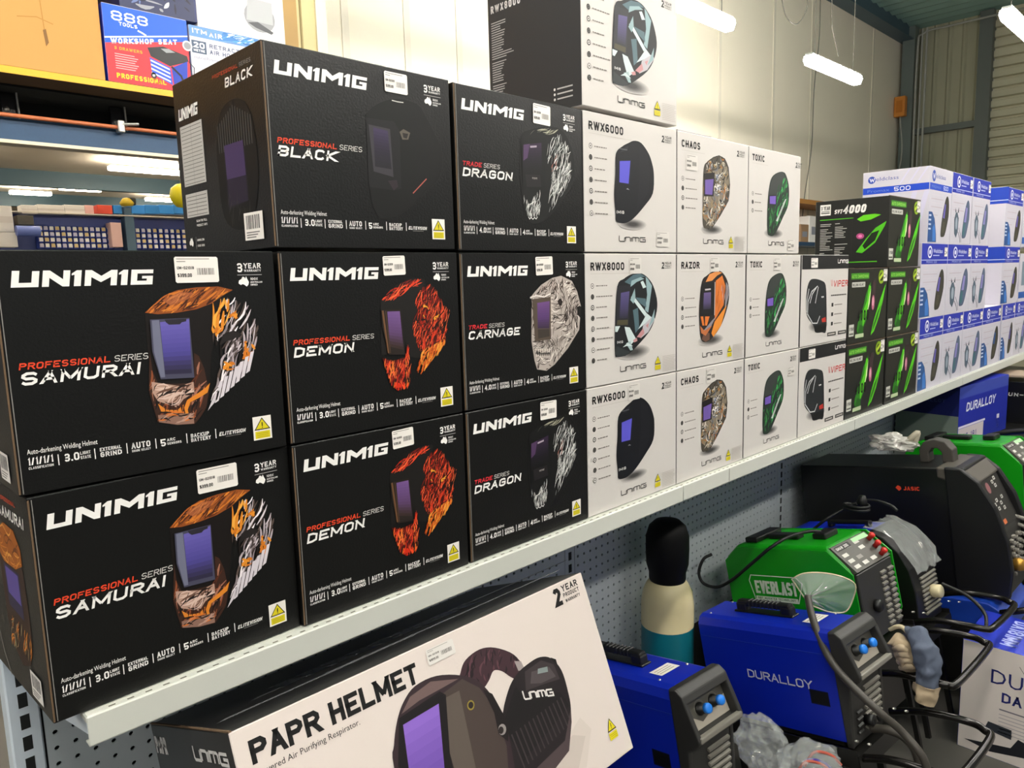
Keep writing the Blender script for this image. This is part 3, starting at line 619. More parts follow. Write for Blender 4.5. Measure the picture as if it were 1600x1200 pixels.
def art_chaos(c):
    F = zf(900, 160, 4.444, 1.714, 1.6085)
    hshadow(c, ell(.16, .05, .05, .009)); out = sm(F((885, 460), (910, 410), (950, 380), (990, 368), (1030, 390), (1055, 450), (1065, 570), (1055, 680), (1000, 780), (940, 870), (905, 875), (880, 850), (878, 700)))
    c.poly(out, '#4a443a'); c.up(2)
    c.poly(F((885, 490), (960, 470), (1050, 440), (1062, 560), (1000, 760), (930, 860), (880, 800)), '#857a68'); c.up(2); c.strands(out, 230, lambda u, v: 90 * math.sin(u * 200 + v * 90), .026, .0046, ['#1d1a17', '#8a7a58', '#c8c0b0', '#a86a34', '#54504a', '#d8d4cc', '#6d7078', '#2a2622', '#b08a50'], 71, bend=.9, spread=50)
    c.strands(F((960, 470), (1000, 470), (1010, 640), (970, 650)), 26, 70, .014, .004, ['#d8d6d2', '#9aa4b8', '#e8e4de', '#3a4a6a'], 72, bend=.8, spread=50)
    c.poly(F((885, 490), (960, 485), (952, 650), (885, 650)), '#1b1617'); c.up(2); c.poly(F((893, 535), (952, 530), (943, 640), (893, 635)), '#6f58a4'); c.up()
    c.line(F(*[(885, 460), (910, 410), (950, 380), (990, 368), (1030, 390), (1055, 450), (1065, 570), (1055, 680), (1000, 780), (940, 870)]), .002, '#2a2622')
def art_toxic(c):
    F = zf(1150, 380, 3.53, 2.091, 1.2945)
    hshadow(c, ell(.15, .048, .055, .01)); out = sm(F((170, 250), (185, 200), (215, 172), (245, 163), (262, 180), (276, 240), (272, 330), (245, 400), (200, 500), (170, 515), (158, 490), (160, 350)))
    c.poly(out, '#24302a'); c.up(2); c.poly(F((172, 250), (190, 200), (215, 174), (245, 166), (258, 200), (230, 260), (205, 300), (166, 300)), '#55585a' if False else '#353a38'); c.up()
    c.strands(F((215, 230), (262, 180), (275, 240), (272, 330), (245, 400), (205, 480), (175, 470), (200, 340)), 60, 65, .03, .004, ['#1f7a3c', '#2fa04c', '#0f3a20', '#144d28', '#46b860'], 81, bend=.4)
    c.strands(F((160, 360), (200, 360), (195, 500), (165, 500)), 26, 85, .035, .004, ['#2a7a3c', '#1a5a2c', '#4a9a54', '#0f2a18'], 82)
    for k in range(5): c.poly(F((205 + 9 * k, 430 - 24 * k), (216 + 10 * k, 400 - 24 * k), (226 + 9 * k, 398 - 24 * k), (214 + 9 * k, 432 - 24 * k)), '#c4cbc6')
    c.up(); c.poly(F((168, 300), (205, 292), (205, 345), (168, 350)), '#1d1a24'); c.up(); c.poly(F((171, 306), (204, 298), (203, 342), (171, 346)), '#7257b4')
def art_viper(c):
    F = zf(1150, 380, 3.53, 2.465, 1.2945); K = '#1b1b1d'
    c.rect(.001, .262, .404 - .01, .3095, K); c.up(2); logo_thin(c, .297, .281, .095, .017, ink('#eeeae6'), .17)
    hshadow(c, ell(.13, .052, .07, .014)); c.poly(sm(F((390, 250), (405, 205), (430, 195), (470, 205), (492, 230), (497, 330), (495, 480), (470, 490), (435, 490), (425, 455), (390, 400), (385, 330))), '#24272a'); c.up(2)
    for q in ([(448, 235), (415, 265), (395, 320), (392, 390), (420, 440), (445, 440), (460, 400)], [(452, 240), (440, 300), (435, 330)], [(400, 250), (388, 320), (388, 380)], [(440, 245), (418, 280), (405, 330)]): c.line(F(*q), .004, '#c9cbcc')
    c.poly(F((468, 292), (482, 290), (482, 298), (470, 300)), '#c0c0c0'); c.poly(F((470, 415), (492, 405), (494, 432), (472, 435)), '#b03028'); c.poly(F((425, 455), (435, 488), (470, 488), (495, 478), (490, 440)), '#0e0f10')
    c.st('VIPER', .262, .197, .023, '#d83a36', w=.16, ar=.85, shear=.12, fit=.13); c.line([(.24, .223), (.246, .2)], .002, '#d83a36'); c.line([(.25, .223), (.254, .199)], .002, '#d83a36')
    for k in range(9): c.rect(.243 + .0155 * k, .165, .256 + .0155 * k, .1695, '#55524f')
    for k in range(3): c.rect(.25, .127 - .034 * k, .266, .14 - .034 * k, '#2a2a2a'); c.rect(.275, .131 - .034 * k, .345, .134 - .034 * k, '#8d8781')
    for u in (.22, .315): c.rect(u, .022, u + .075, .035, '#2a2928'); c.up(); c.rect(u + .008, .026, u + .066, .031, '#b9b3ac')
def white_box(label, x, z, w, title, fit, art, nico, vtop, warn=None, price=None, h=.3105, sdraw=None, y=0.0, group='white helmet cartons'):
    def draw(c):
        if title: white_common(c, title, fit, nico, vtop, num='2')
        art(c)
        if warn: fine_print(c, warn[2] + .004, warn[1] - .004, warn[2] + .066, warn[3])
    o = carton('helmet_box', label, x, z, w, h, WD, CARD_WHT, CARD_DRK, draw, sdraw, y, 0, 'box', group, top=CARD_WHT)
    if warn: warn_sticker(o, FO, FU, FV, *warn, bare=True)
    if price: price_sticker(o, FO, FU, FV, *price, '$299.00', 0, mat('faint_label', '#d6d1cb', .4))
    return o
def side_rwx(c):
    W = '#d8d4d0'; c.st('RWX8000', .012, .262, .017, W, w=.2, ar=.5, fit=.1); rng = random.Random(2); v = .238
    for k in range(40):
        if k in (16, 25, 32): v -= .004
        c.rect(.012, v, .012 + rng.uniform(.03, .05) + (.03 if k in (13, 14) else 0), v + .0022, '#a9a6a3'); v -= .0055
    for k in range(3): c.disc(.214, .048 - .011 * k, .003, W); c.rect(.222, .0465 - .011 * k, .268, .0495 - .011 * k, '#b9b6b3')
W8 = (.272, .012, .304, .052); W6 = (.272, .012, .302, .052)
white_box('white carton with teal and white shard helmet picture, highest box on the shelf', 1.333, Z3 + .008, .377, 'RWX8000', .13, art_8000, 8, .236, W8, sdraw=side_rwx)
white_box('white carton with plain black helmet picture on the upper tier', 1.334, Z2 + .001, .376, 'RWX6000', .13, art_6000, 7, .236, None, (.283, .014, .34, .052))
white_box('white carton with teal and white shard helmet picture on the middle tier', 1.334, Z1, .375, 'RWX8000', .13, art_8000, 8, .236, W8, (.168, .262, .216, .302))
white_box('white carton with plain black helmet picture standing on the shelf', 1.334, Z0, .376, 'RWX6000', .13, art_6000, 7, .236, W6, (.16, .262, .208, .302))
WC = (.262, .012, .292, .05)
white_box('white carton with graffiti helmet picture on the upper tier', 1.714, Z2 + .001, .376, 'CHAOS', .092, art_chaos, 4, .192, WC, (.04, .215, .095, .255))
white_box('white carton with orange flame helmet picture', 1.714, Z1, .369, 'RAZOR', .092, art_razor, 4, .192, WC, (.165, .262, .213, .302))
white_box('white carton with graffiti helmet picture standing on the shelf', 1.714, Z0, .367, 'CHAOS', .092, art_chaos, 4, .192, WC, (.15, .262, .2, .302))
white_box('white carton with green helmet picture on the upper tier', 2.094, Z2 + .001, .345, 'TOXIC', .078, art_toxic, 3, .176, None, (.26, .01, .31, .045))
white_box('white carton with green helmet picture on the middle tier', 2.091, Z1, .365, 'TOXIC', .078, art_toxic, 3, .176, None, (.17, .262, .22, .3))
white_box('white carton with green helmet picture standing on the shelf', 2.088, Z0, .372, 'TOXIC', .078, art_toxic, 3, .176, None, (.29, .225, .34, .255))
VW = .396
for z_, lb in ((Z1, 'black and white carton with white-striped helmet picture and red lettering, middle tier'), (Z0, 'black and white carton with white-striped helmet picture and red lettering, on the shelf')):
    o = white_box(lb, 2.467, z_, VW, '', 0, art_viper, 0, 0, None, None); price_sticker(o, FO, FU, FV, .068, .267, .122, .3, '$99.00')

# ---------------- green on black cartons
def art_green(c):
    G = '#59c81e'; D = '#2c7a1a'
    c.rect(.02, .245, .2, .268, '#3f8a22'); c.up(2); c.st('AUTO DARKENING', .026, .25, .012, '#9be05a', w=.18, fit=.165); c.rect(.03, .215, .16, .234, '#c9c9bf'); c.up(2); c.st('WELDING HELMET', .036, .219, .01, '#3a3a36', fit=.115)
    c.poly([(.12, .02), (.19, .09), (.225, .2), (.215, .232), (.175, .19), (.15, .14), (.11, .1), (.09, .05)], D); c.up(2); c.poly([(.15, .06), (.2, .12), (.222, .215), (.2, .22), (.185, .16), (.14, .11)], G); c.up(2)
    c.poly([(.19, .11), (.215, .15), (.222, .21), (.205, .17)], '#d8f0a8'); c.up(2); c.poly([(.09, .02), (.15, .015), (.16, .06), (.12, .07)], '#1f5a14'); c.up()
    c.poly([(.235, .12), (.27, .16), (.275, .235), (.24, .235), (.228, .18)], '#3a2b2c'); c.up(2); c.disc(.25, .15, .016, '#b86a80', ry=.03); c.up(2); c.disc(.248, .155, .009, '#e0a0b4', ry=.018); c.up(2)
    c.poly([(.235, .02), (.27, .035), (.32, .09), (.36, .16), (.385, .225), (.36, .2), (.31, .14), (.265, .08)], G); c.up(2); c.poly([(.25, .03), (.3, .08), (.34, .14), (.3, .11), (.26, .06)], '#2c6a14'); c.up()
    c.disc(.33, .25, .033, '#86a81e', ry=.028); c.up(2); c.disc(.33, .25, .02, '#2a3012', ry=.017); c.up(); c.poly([(.31, .235), (.36, .262), (.352, .272), (.302, .246)], '#b9d23c')
    c.up(); c.st('4000', .095, .085, .04, '#0f140c', w=.2, ar=.5, fit=.11); c.rect(.012, .03, .06, .075, '#c9c9bf'); c.up(2); c.st('3 YEAR', .016, .052, .012, '#2a2a28', w=.24, fit=.04); c.rect(.016, .036, .056, .042, '#55554f'); c.rect(.075, .02, .16, .035, '#b9c9a0')
def side_green(c):
    W = '#e4e2dc'
    c.rect(.02, .225, .065, .27, W); c.up(2); c.st('3 YEAR', .024, .247, .016, '#222222', w=.2, fit=.037); c.rect(.024, .232, .061, .237, '#55554f'); c.rect(.024, .24, .061, .243, '#55554f')
    c.st('SVT', .08, .228, .018, W, w=.24, ar=.8, shear=.2, fit=.032); c.st('4000', .116, .226, .034, W, w=.26, ar=.7, shear=.2, fit=.09); c.rect(.02, .205, .16, .208, '#4fae1e')
    rng = random.Random(8)
    for k in range(22):
        for u, l in ((.022, .055), (.085, .055)):
            if rng.random() < .85: c.rect(u, .035 + k * .0072, u + l * rng.uniform(.35, 1), .0375 + k * .0072, '#b9b7b0')
    c.poly([(.175, .2), (.2, .215), (.245, .217), (.27, .212), (.23, .195), (.19, .19)], '#63c41c'); c.poly([(.175, .065), (.2, .06), (.25, .1), (.285, .165), (.292, .185), (.25, .16), (.215, .12)], '#4fb41c'); c.up(2)
    c.poly([(.2, .09), (.235, .14), (.265, .15), (.25, .11), (.21, .075)], '#14220c'); c.disc(.19, .13, .016, '#b04a7a', ry=.012); c.up(); c.disc(.19, .13, .008, '#e07ab0', ry=.006); c.rect(.13, .022, .26, .026, '#4fae1e'); c.rect(.155, .05, .156, .21, '#3a3a36')
def green_box(label, x, z, w, sd=None, d=.3, y=0.0, h=.285, rot=0.0):
    o = carton('welding_helmet_box', label, x, z, w, h, d, CARD_GRN, CARD_GRN, art_green, sd, y, rot, 'box', 'green and black helmet cartons')
    price_sticker(o, FO, FU, FV, w - .05, .232, w - .008, .28, '$149.00')
    mb = MB(); mb.box(.0, w, .0, .004, h, h + .0016, KRAFT); mb.build('cardboard_edge', o); return o
GX = (2.872, 3.292); 
green_box('charcoal carton with green helmet picture on the shelf beside the white cartons', 2.872, Z0, .402)
green_box('charcoal carton with green helmet picture on the shelf beside the blue cartons', 3.296, Z0, .4)
green_box('charcoal carton with green helmet picture on the middle tier beside the white cartons', 2.872, Z0 + .288, .402)
green_box('charcoal carton with green helmet picture on the middle tier beside the blue cartons', 3.288, Z0 + .288, .395)
green_box('charcoal carton turned to show its lettered end, top of the green helmet stack', 3.262, Z0 + .577, .385, side_green, h=.285)

# ---------------- blue and white cartons
def art_blue(kind):
    def draw(c):
        B = '#2433a8'; w = .33
        if kind == 'big':
            c.rect(.002, .238, w, .268, '#2048c0'); c.up(2); c.disc(.055, .3, .026, '#2b4aa8', ry=.026); c.up(); c.line([(.042, .312), (.05, .29), (.056, .306), (.064, .29), (.07, .314)], .005, '#e8e8f0'); c.ft('eldclass', .085, .292, .018, '#5a68a8', fit=.14); c.st('500', .2, .244, .018, '#dfe3f2', w=.16, ar=.9, fit=.07); c.st('PROMAX', .03, .246, .013, '#6a84d0', fit=.13)
        else:
            c.rect(.002, .245, w, .338, B); c.up(2); c.disc(.1, .3, .028, '#dfe0ee', n=18); c.up(2); c.disc(.1, .3, .02, B, n=18); c.up(2); c.disc(.1, .3, .011, '#dfe0ee'); c.up()
            c.ft('Weldclass', .14, .296, .018, '#e4e6f4', fit=.12); c.rect(.14, .282, .22, .287, '#aab0dc'); c.rect(.002, .262, w, .265, '#c4c8e8'); c.st('PROMAX 200', .06, .25, .009, '#aab4e0', fit=.13)
        c.up()
        for k in range(7): c.rect(.03, .215 - .018 * k, .03 + (.17 if k < 4 else .1), .219 - .018 * k, '#c4b9c2' if k % 2 else '#d2ccd6')
        H = [(.215, .03), (.185, .04), (.2, .12), (.23, .19), (.262, .22), (.29, .2), (.298, .14), (.28, .09), (.25, .04)]
        if kind == 'mask':
            c.poly(sm(H), '#54627c'); c.up(2); c.poly([(.2, .04), (.19, .05), (.21, .11), (.235, .1), (.23, .05)], '#3f6a74'); c.up(); c.poly([(.212, .11), (.235, .185), (.262, .18), (.245, .11)], '#8c84c0'); c.up()
            c.poly([(.06, .05), (.05, .12), (.07, .15), (.095, .155), (.12, .125), (.115, .06), (.09, .03)], '#4f6070'); c.up(); c.poly([(.065, .15), (.06, .175), (.08, .155)], '#3a4a55'); c.poly([(.1, .155), (.115, .18), (.118, .15)], '#3a4a55')
            c.up(); c.disc(.088, .1, .018, '#9aa6b4', ry=.03); c.line([(.12, .06), (.15, .03), (.16, .008)], .006, '#6a6a78'); c.line([(.13, .08), (.165, .045), (.175, .01)], .006, '#8a8a96')
        else:
            c.poly(sm(H), '#3c3a34'); c.up(2); c.poly([(.21, .12), (.232, .185), (.25, .18), (.236, .115)], '#6b62b4' if kind != 'dark' else '#2f5a9a'); c.up(); c.poly([(.2, .05), (.215, .1), (.25, .1), (.24, .05)], '#4a463a'); c.up()
            c.poly([(.002, .005), (.002, .14), (.05, .14), (.09, .11), (.12, .04), (.125, .005)], '#24508c'); c.up(2)
            for k in range(4): c.rect(.006, .06 + .02 * k, .04, .068 + .02 * k, '#c8d2e8')
            c.poly([(.07, .01), (.065, .07), (.09, .09), (.11, .05), (.112, .01)], '#3f78c4')
    return draw
def side_w500(c):
    c.rect(.002, .238, .288, .268, '#2048c0'); c.up(2); c.disc(.04, .303, .017, '#2b4aa8'); c.up(); c.line([(.031, .311), (.037, .296), (.041, .307), (.047, .296), (.052, .312)], .0035, '#e8e8f0'); c.ft('eldclass', .058, .297, .016, '#5560a8', fit=.1); c.ft('Promax', .02, .246, .013, '#6a84d0', fit=.1); c.st('500', .14, .243, .019, '#eef0fa', w=.16, ar=.9, fit=.07)
    for a in (.16, .2, .235): c.poly([(a, .272), (a + .006, .272), (a + .05, .34), (a + .042, .34)], '#cfcbe2')
    for a in (.17, .22): c.poly([(a, .05), (a + .03, .05), (a + .07, .235), (a + .05, .235)], '#cdc9e0')
def side_blue(c):
    c.rect(.001, .245, .3, .338, '#1f41b0'); c.up(2); c.rect(.001, .262, .3, .266, '#c4d0f0'); c.rect(.08, .02, .2, .1, '#14171c'); c.up(2); c.poly([(.11, .04), (.15, .05), (.17, .08), (.13, .07)], '#3aa890'); c.rect(.1, .084, .17, .089, '#8a9a9a')
    c.st('121', .09, .14, .05, '#d6d0da', w=.2, fit=.1)
def blue_box(label, x, z, w, kind, sd=None, h=.34, d=.29, y=0.0, rot=0.0):
    mb_w = w / .33
    def draw(c):
        c.U = c.U * mb_w; art_blue(kind)(c)
    o = carton('helmet_carton', label, x, z, w, h, d, CARD_BLU, CARD_BLU, draw, sd, y, rot, 'box', 'blue and white helmet cartons')
    if kind != 'big': price_sticker(o, FO, FU, FV, w * .86, .28, w * .98, .322, '$89.00')
    return o
B0, B1, B2 = .9797, 1.3205, 1.661
PL = ['on the shelf', 'on the middle tier', 'on the top tier']
for i, (x, w, k) in enumerate(((3.712, .345, 'one'), (4.064, .335, 'mask'), (4.408, .375, 'mask'), (4.79, .4, 'dark'), (5.225, .31, 'one'), (5.545, .34, 'mask'))):
    pos = ['next to the charcoal cartons', 'second from the charcoal cartons', 'third from the charcoal cartons', 'fourth from the charcoal cartons', 'fifth from the charcoal cartons', 'sixth from the charcoal cartons'][i]
    blue_box('blue-topped white carton %s, %s' % (PL[0], pos), x, B0, w, k)
for i, (x, w, k) in enumerate(((3.69, .385, 'one'), (4.08, .405, 'mask'), (4.49, .325, 'mask'), (5.155, .415, 'one'))):
    blue_box('blue-topped white carton %s, %s' % (PL[1], ['next to the charcoal cartons', 'second from the charcoal cartons', 'third from the charcoal cartons', 'standing past the gap'][i]), x, B1, w, k, side_blue if i == 3 else None)
for i, (x, w, k) in enumerate(((3.758, .335, 'big'), (4.1, .345, 'mask'), (4.46, .34, 'mask'), (5.155, .415, 'one'))):
    blue_box(['white carton with a blue band and open lettered end, top tier behind the charcoal stack', 'blue-topped white carton on the top tier beside the banded white carton', 'blue-topped white carton on the top tier, third in line', 'blue-topped white carton on the top tier standing past the gap'][i], x, B2, w, k, [side_w500, None, None, side_blue][i])
for z_, t_ in ((B1, 'middle'), (B2, 'top')):
    o = carton('helmet_carton', 'white carton with a blue strip at its foot, far end of the %s tier' % t_, 5.6, z_, .4, .3, .29, CARD_BLU, CARD_BLU, lambda c: (c.rect(.002, .02, .398, .06, '#2a5aa8'), c.rect(.06, .1, .16, .25, '#7a8a9a'), c.rect(.2, .2, .36, .206, '#b0a8b4'), c.rect(.2, .17, .34, .176, '#b0a8b4')), None, 0, 0, 'box', 'blue and white helmet cartons')

# grey carton lying on top of the upper tier
a = at(1059, 184, 1, .16); b = at(1112, 208, 1, .16)
carton('flat_carton', 'low grey carton lying on the upper tier behind the white boxes', a.x, Z3 + .0, b.x - a.x, .055, .12, mat('mauve_grey_carton', '#8d8688', .5), mat('mauve_grey_carton'), y=.16)

# ------------------------------------------------------------------ gondola shelving
gon = tag(empty('gondola_shelving', (.24, .36, FLOOR)), 'pale grey steel gondola with perforated back panels carrying the long helmet shelf', 'shelving')
def gpart(mb, name, par=None, label=None):
    o = mb.build(name, par or gon); o.matrix_parent_inverse = Matrix.Translation(-Vector((.24, .36, FLOOR))) if not par else Matrix()
    if label: o['label'] = label
    return o
PY = .365
def pegpanel(x0, x1, z0, z1, p=.0305):
    mb = MB(); nx = int((x1 - x0) / p); nz = int((z1 - z0) / p); r = .0046
    vs = []; fs = []; oc = [(r * math.cos(rad(22.5 + 45 * k)), r * math.sin(rad(22.5 + 45 * k))) for k in range(8)]
    for i in range(nx):
        for j in range(nz):
            cx, cz = x0 + (i + .5) * p, z1 - (j + .5) * p; o = len(vs); h = p / 2
            vs += [(cx + h, PY, cz - h), (cx + h, PY, cz + h), (cx - h, PY, cz + h), (cx - h, PY, cz - h)] + [(cx + a, PY, cz + b) for a, b in oc] + [(cx + a, PY + .004, cz + b) for a, b in oc]
            for q, (c0, ks) in enumerate((((0, 1), (7, 0)), ((1, 2), (1, 2)), ((2, 3), (3, 4)), ((3, 0), (5, 6)))):
                fs.append([o + c0[0], o + c0[1], o + 4 + ks[1], o + 4 + ks[0]])
            for q, (cn, a_, b_) in enumerate(((1, 0, 1), (2, 2, 3), (3, 4, 5), (0, 6, 7))): fs.append([o + cn, o + 4 + b_, o + 4 + a_])
            for k in range(8): fs.append([o + 4 + k, o + 4 + (k + 1) % 8, o + 12 + (k + 1) % 8, o + 12 + k])
    mb.add(vs, fs, PEG); 
    if x0 + nx * p < x1: mb.add([(x0 + nx * p, PY, z0), (x1, PY, z0), (x1, PY, z1), (x0 + nx * p, PY, z1)], [[0, 1, 2, 3]], PEG)
    return mb
for x0, x1 in ((.262, 1.655), (1.705, 3.1), (3.15, 4.55), (4.6, 6.0)):
    if x0 < 4.5: gpart(pegpanel(x0, x1, .2, .94), 'pegboard_panel')
    else:
        mb = MB(); mb.box(x0, x1, PY, PY + .003, .2, .94, PEG); gpart(mb, 'back_panel')
mb = MB(); mb.box(.25, 6.0, PY + .012, PY + .02, FLOOR + .02, 1.55, DARKBACK); gpart(mb, 'core_board')
for x in (.235, 1.68, 3.125, 4.575, 6.02):
    mb = MB(); mb.box(x - .024, x + .024, PY - .002, PY + .045, FLOOR, 1.57, UPRT if x < 1 else PEG, .003)
    u = gpart(mb, 'upright')
    mb = MB()
    for k in range(34): mb.box(x - .007, x + .007, PY - .0026, PY - .0018, .2 + k * .04, .226 + k * .04, DARKBACK)
    gpart(mb, 'slot_row', None, 'dark rectangular bracket slots')
for k, (x0, x1) in enumerate(((.242, 1.712), (1.715, 2.92), (2.923, 4.37), (4.373, 6.0))):
    mb = MB(); mb.box(x0, x1, -.018, .36, .968, .979, WSHELF, .002); dk = gpart(mb, 'shelf_deck')
    mb = MB(); mb.box(x0, x1, -.0215, -.0185, .938, .9795, WSHELF, .001); mb.box(x0, x1, -.0205, -.004, .937, .94, WSHELF); gpart(mb, 'shelf_lip')
    mb = MB(); n = int((x1 - x0) / .0245)
    for i in range(n): mb.box(x0 + .03 + i * .0245, x0 + .039 + i * .0245, -.0125, -.0095, .979, .9793, mat('slot_dark', '#6d6a5e', .6))
    gpart(mb, 'slot_row', None, 'fine row of punched slots')
    for x in (x0 + .004, x1 - .006):
        mb = MB(); mb.prism([(-.0, .967), (.362, .967), (.362, .86), (.3, .87), (-.0, .945)], 0, x, x + .003, UPRT); gpart(mb, 'shelf_bracket')
mb = MB(); mb.box(1.96, 1.9625, -.0222, -.0214, .94, .9785, mat('joint_shadow', '#9a998f', .6)); gpart(mb, 'lip_joint')
# base deck
mb = MB(); mb.box(.245, 1.3, -.02, .36, FLOOR + .1, FLOOR + .13, TRAYM); mb.box(.245, 1.3, -.025, -.018, FLOOR, FLOOR + .13, TRAYM); gpart(mb, 'base_deck', None, 'dark kick plate and base deck')

# ------------------------------------------------------------------ respirator carton leaning under the shelf
def papr():
    w, h, d = .747, .357, .349; t = rad(21.3)
    W = mat('cream_carton_face', '#d6cac3', .48, spec=.35); D = mat('black_gloss_carton', '#161515', .32)
    K = '#151414'
    X0 = .378
    def draw(c):
        # lettering placed on the leaning face: u along the box, v down from the top edge
        c.st('PAPR', .022, .304, .0325, K, w=.23, ar=.82, sp=.1, fit=.108); c.st('HELMET', .147, .304, .0325, K, w=.23, ar=.78, sp=.1, fit=.163)
        c.ft('Powered Air Purifying Respirator.', .022, .287, .0085, '#2a2828', fit=.168)
        c.st('2', .652, .3145, .034, K, w=.24, ar=.62, fit=.021); c.st('YEAR', .679, .337, .0125, K, w=.2, fit=.047); c.st('PRODUCT', .679, .326, .0078, K, w=.2, fit=.047); c.st('WARRANTY', .681, .3155, .006, K, w=.2, fit=.044)
        c.up(); c.poly([(.2, .02), (.3, .0), (.6, .01), (.65, .08), (.63, .11), (.56, .08), (.4, .05)], '#cfc3bb'); c.up(2); c.poly([(.22, .02), (.3, .005), (.58, .02), (.63, .075), (.6, .09)], '#c4b8b0'); c.up(2)
        hose = [(.387, .272), (.393, .288), (.41, .303), (.445, .3085), (.479, .299), (.516, .273), (.529, .243), (.514, .227), (.495, .24), (.48, .256), (.462, .264), (.445, .252), (.425, .247)]
        c.poly(sm(hose), '#3d282e'); c.up(2); c.strands(hose, 34, 60, .03, .004, ['#261a1e', '#5a3a42', '#1c1417'], 6, bend=.5)
        c.poly([(.513, .262), (.528, .256), (.532, .238), (.516, .243)], '#9a908e'); c.up(2)
        bl = [(.437, .12), (.45, .18), (.48, .22), (.51, .239), (.545, .246), (.575, .246), (.601, .234), (.618, .205), (.619, .165), (.613, .132), (.59, .1), (.577, .088), (.491, .06), (.437, .06)]
        c.poly(sm(bl), '#221c1e'); c.up(2); c.poly([(.52, .205), (.53, .236), (.575, .24), (.603, .222), (.608, .192), (.56, .2)], '#3a3234'); c.up(); c.poly([(.535, .212), (.545, .23), (.59, .222), (.6, .2), (.56, .203)], '#4e4648'); c.up()
        c.poly([(.558, .221), (.562, .229), (.586, .224), (.584, .215)], '#7f8a88'); c.poly([(.6, .236), (.612, .228), (.612, .216), (.604, .226)], '#14100f')
        c.poly([(.45, .175), (.5, .222), (.51, .198), (.6, .17), (.612, .14), (.47, .1)], '#191516'); c.up(2)
        U_ = c.U.copy(); c.U = c.U - c.V * .30; logo_thin(c, .512, .345, .07, .018, ink('#d9d4d0'), .17); c.U = U_
        c.up()
        for k in range(13): c.line([(.462 + .0112 * k, .152 + .0008 * k), (.47 + .0112 * k, .09 + .0018 * k)], .003, '#3d3537')
        c.poly([(.44, .07), (.577, .09), (.614, .135), (.606, .112), (.58, .07), (.49, .045)], '#4a3e40'); c.up(2)
        sh = [(.222, .02), (.226, .2), (.236, .235), (.252, .266), (.272, .288), (.3, .302), (.344, .301), (.392, .283), (.426, .258), (.447, .217), (.456, .176), (.452, .12), (.436, .05), (.4, .02)]
        c.poly(sm(sh), '#33262a'); c.up(2); c.poly([(.345, .27), (.392, .277), (.422, .25), (.44, .21), (.445, .14), (.42, .05), (.33, .03), (.33, .18)], '#453a36'); c.up(); c.poly([(.345, .262), (.38, .262), (.37, .12), (.332, .1), (.33, .18)], '#5a5049'); c.up()
        c.poly([(.262, .272), (.285, .29), (.33, .297), (.385, .28), (.35, .279), (.3, .278)], '#6a5654'); c.up()
        c.poly([(.23, .02), (.234, .205), (.256, .268), (.342, .276), (.352, .266), (.33, .18), (.322, .02)], '#171214'); c.up(2)
        for k in range(8):
            t0, t1 = k / 8, (k + 1) / 8; gg = lambda t: ((.243 - .002 * t * 1 + .017 * (1 - t), .256 - .126 * t), (.334 - .028 * t, .259 - .126 * t))
            (a0, b0), (a1, b1) = gg(t0), gg(t1); c.poly([a0, b0, b1, a1], '#%02x%02x%02x' % (134 - 5 * k, 98 - 4 * k, 190 - 5 * k))
        c.up(); c.disc(.395, .231, .008, '#8a7a34'); c.up(); c.disc(.395, .231, .0055, '#2a2322'); c.up()
        c.poly([(.428, .245), (.445, .23), (.462, .17), (.45, .145), (.435, .165), (.438, .2)], '#1c1617'); c.up(); c.disc(.445, .168, .009, '#8d8684'); c.up(); c.disc(.442, .168, .006, '#2a2322'); c.up()
        logo_thin(c, .3, .055, .022, .009, ink('#cfc8c4'), .18)
    def sdraw(c):
        c.st('PAPR', .008, .31, .028, '#d8d5d2', w=.22, ar=.6, fit=.055); logo_thin(c, .19, .309, .135, .025, ink('#d8d5d2'), .19)
        for k in range(6): c.rect(.03, h - .085 - .008 * k, .06, h - .082 - .008 * k, '#8a8785')
    o = carton('respirator_box', 'long white and black carton lettered for a powered air helmet, leaning under the shelf', 0, 0, w, h, d, W, D, draw, sdraw, 0, 0, 'box')
    price_sticker(o, FO, FU, FV, .335, .321, .394, .3465, '$1899.00', .0, mat('faint_label'))
    warn_sticker(o, FO, FU, FV, .687, .036, .717, .08, bare=True)
    # printed gloss stripes on the lid
    mb = MB(); c = Canvas(mb, (0, 0, h), (1, 0, 0), (0, 1, 0))
    for a, b, q in ((.02, .1, .4), (.1, .16, .5), (.2, .11, .62), (.33, .19, .6)): c.poly([(a, b), (a + .02, b + .012), (a + q, b + .02), (a + q - .03, b + .008)], mat('gloss_stripe', '#77777a', .25)); c.up()
    for k in range(9): c.poly([(.16 + .05 * k, .16), (.2 + .05 * k, .16), (.19 + .05 * k, .21), (.15 + .05 * k, .21)], mat('gloss_dark', '#050505', .12))
    mb.build('lid_print', o)
    mb = MB(); mb.box(.0, .004, .0, d, h, h + .002, KRAFT); mb.build('cardboard_edge', o)
    o.rotation_euler = (-t, 0, 0)
    top = Vector((X0, -.15, .949)); off = Matrix.Rotation(-t, 3, 'X') @ Vector((0, 0, h)); o.location = top - off
papr()
# carton below that carries it (mostly out of sight)
carton('carry_box', 'dark blue carton under the leaning respirator box, label on its lid', .42, FLOOR + .131, .68, .352, .3, mat('navy_carton', '#16225a', .5), mat('navy_carton'), None, None, -.02, 0, 'box')

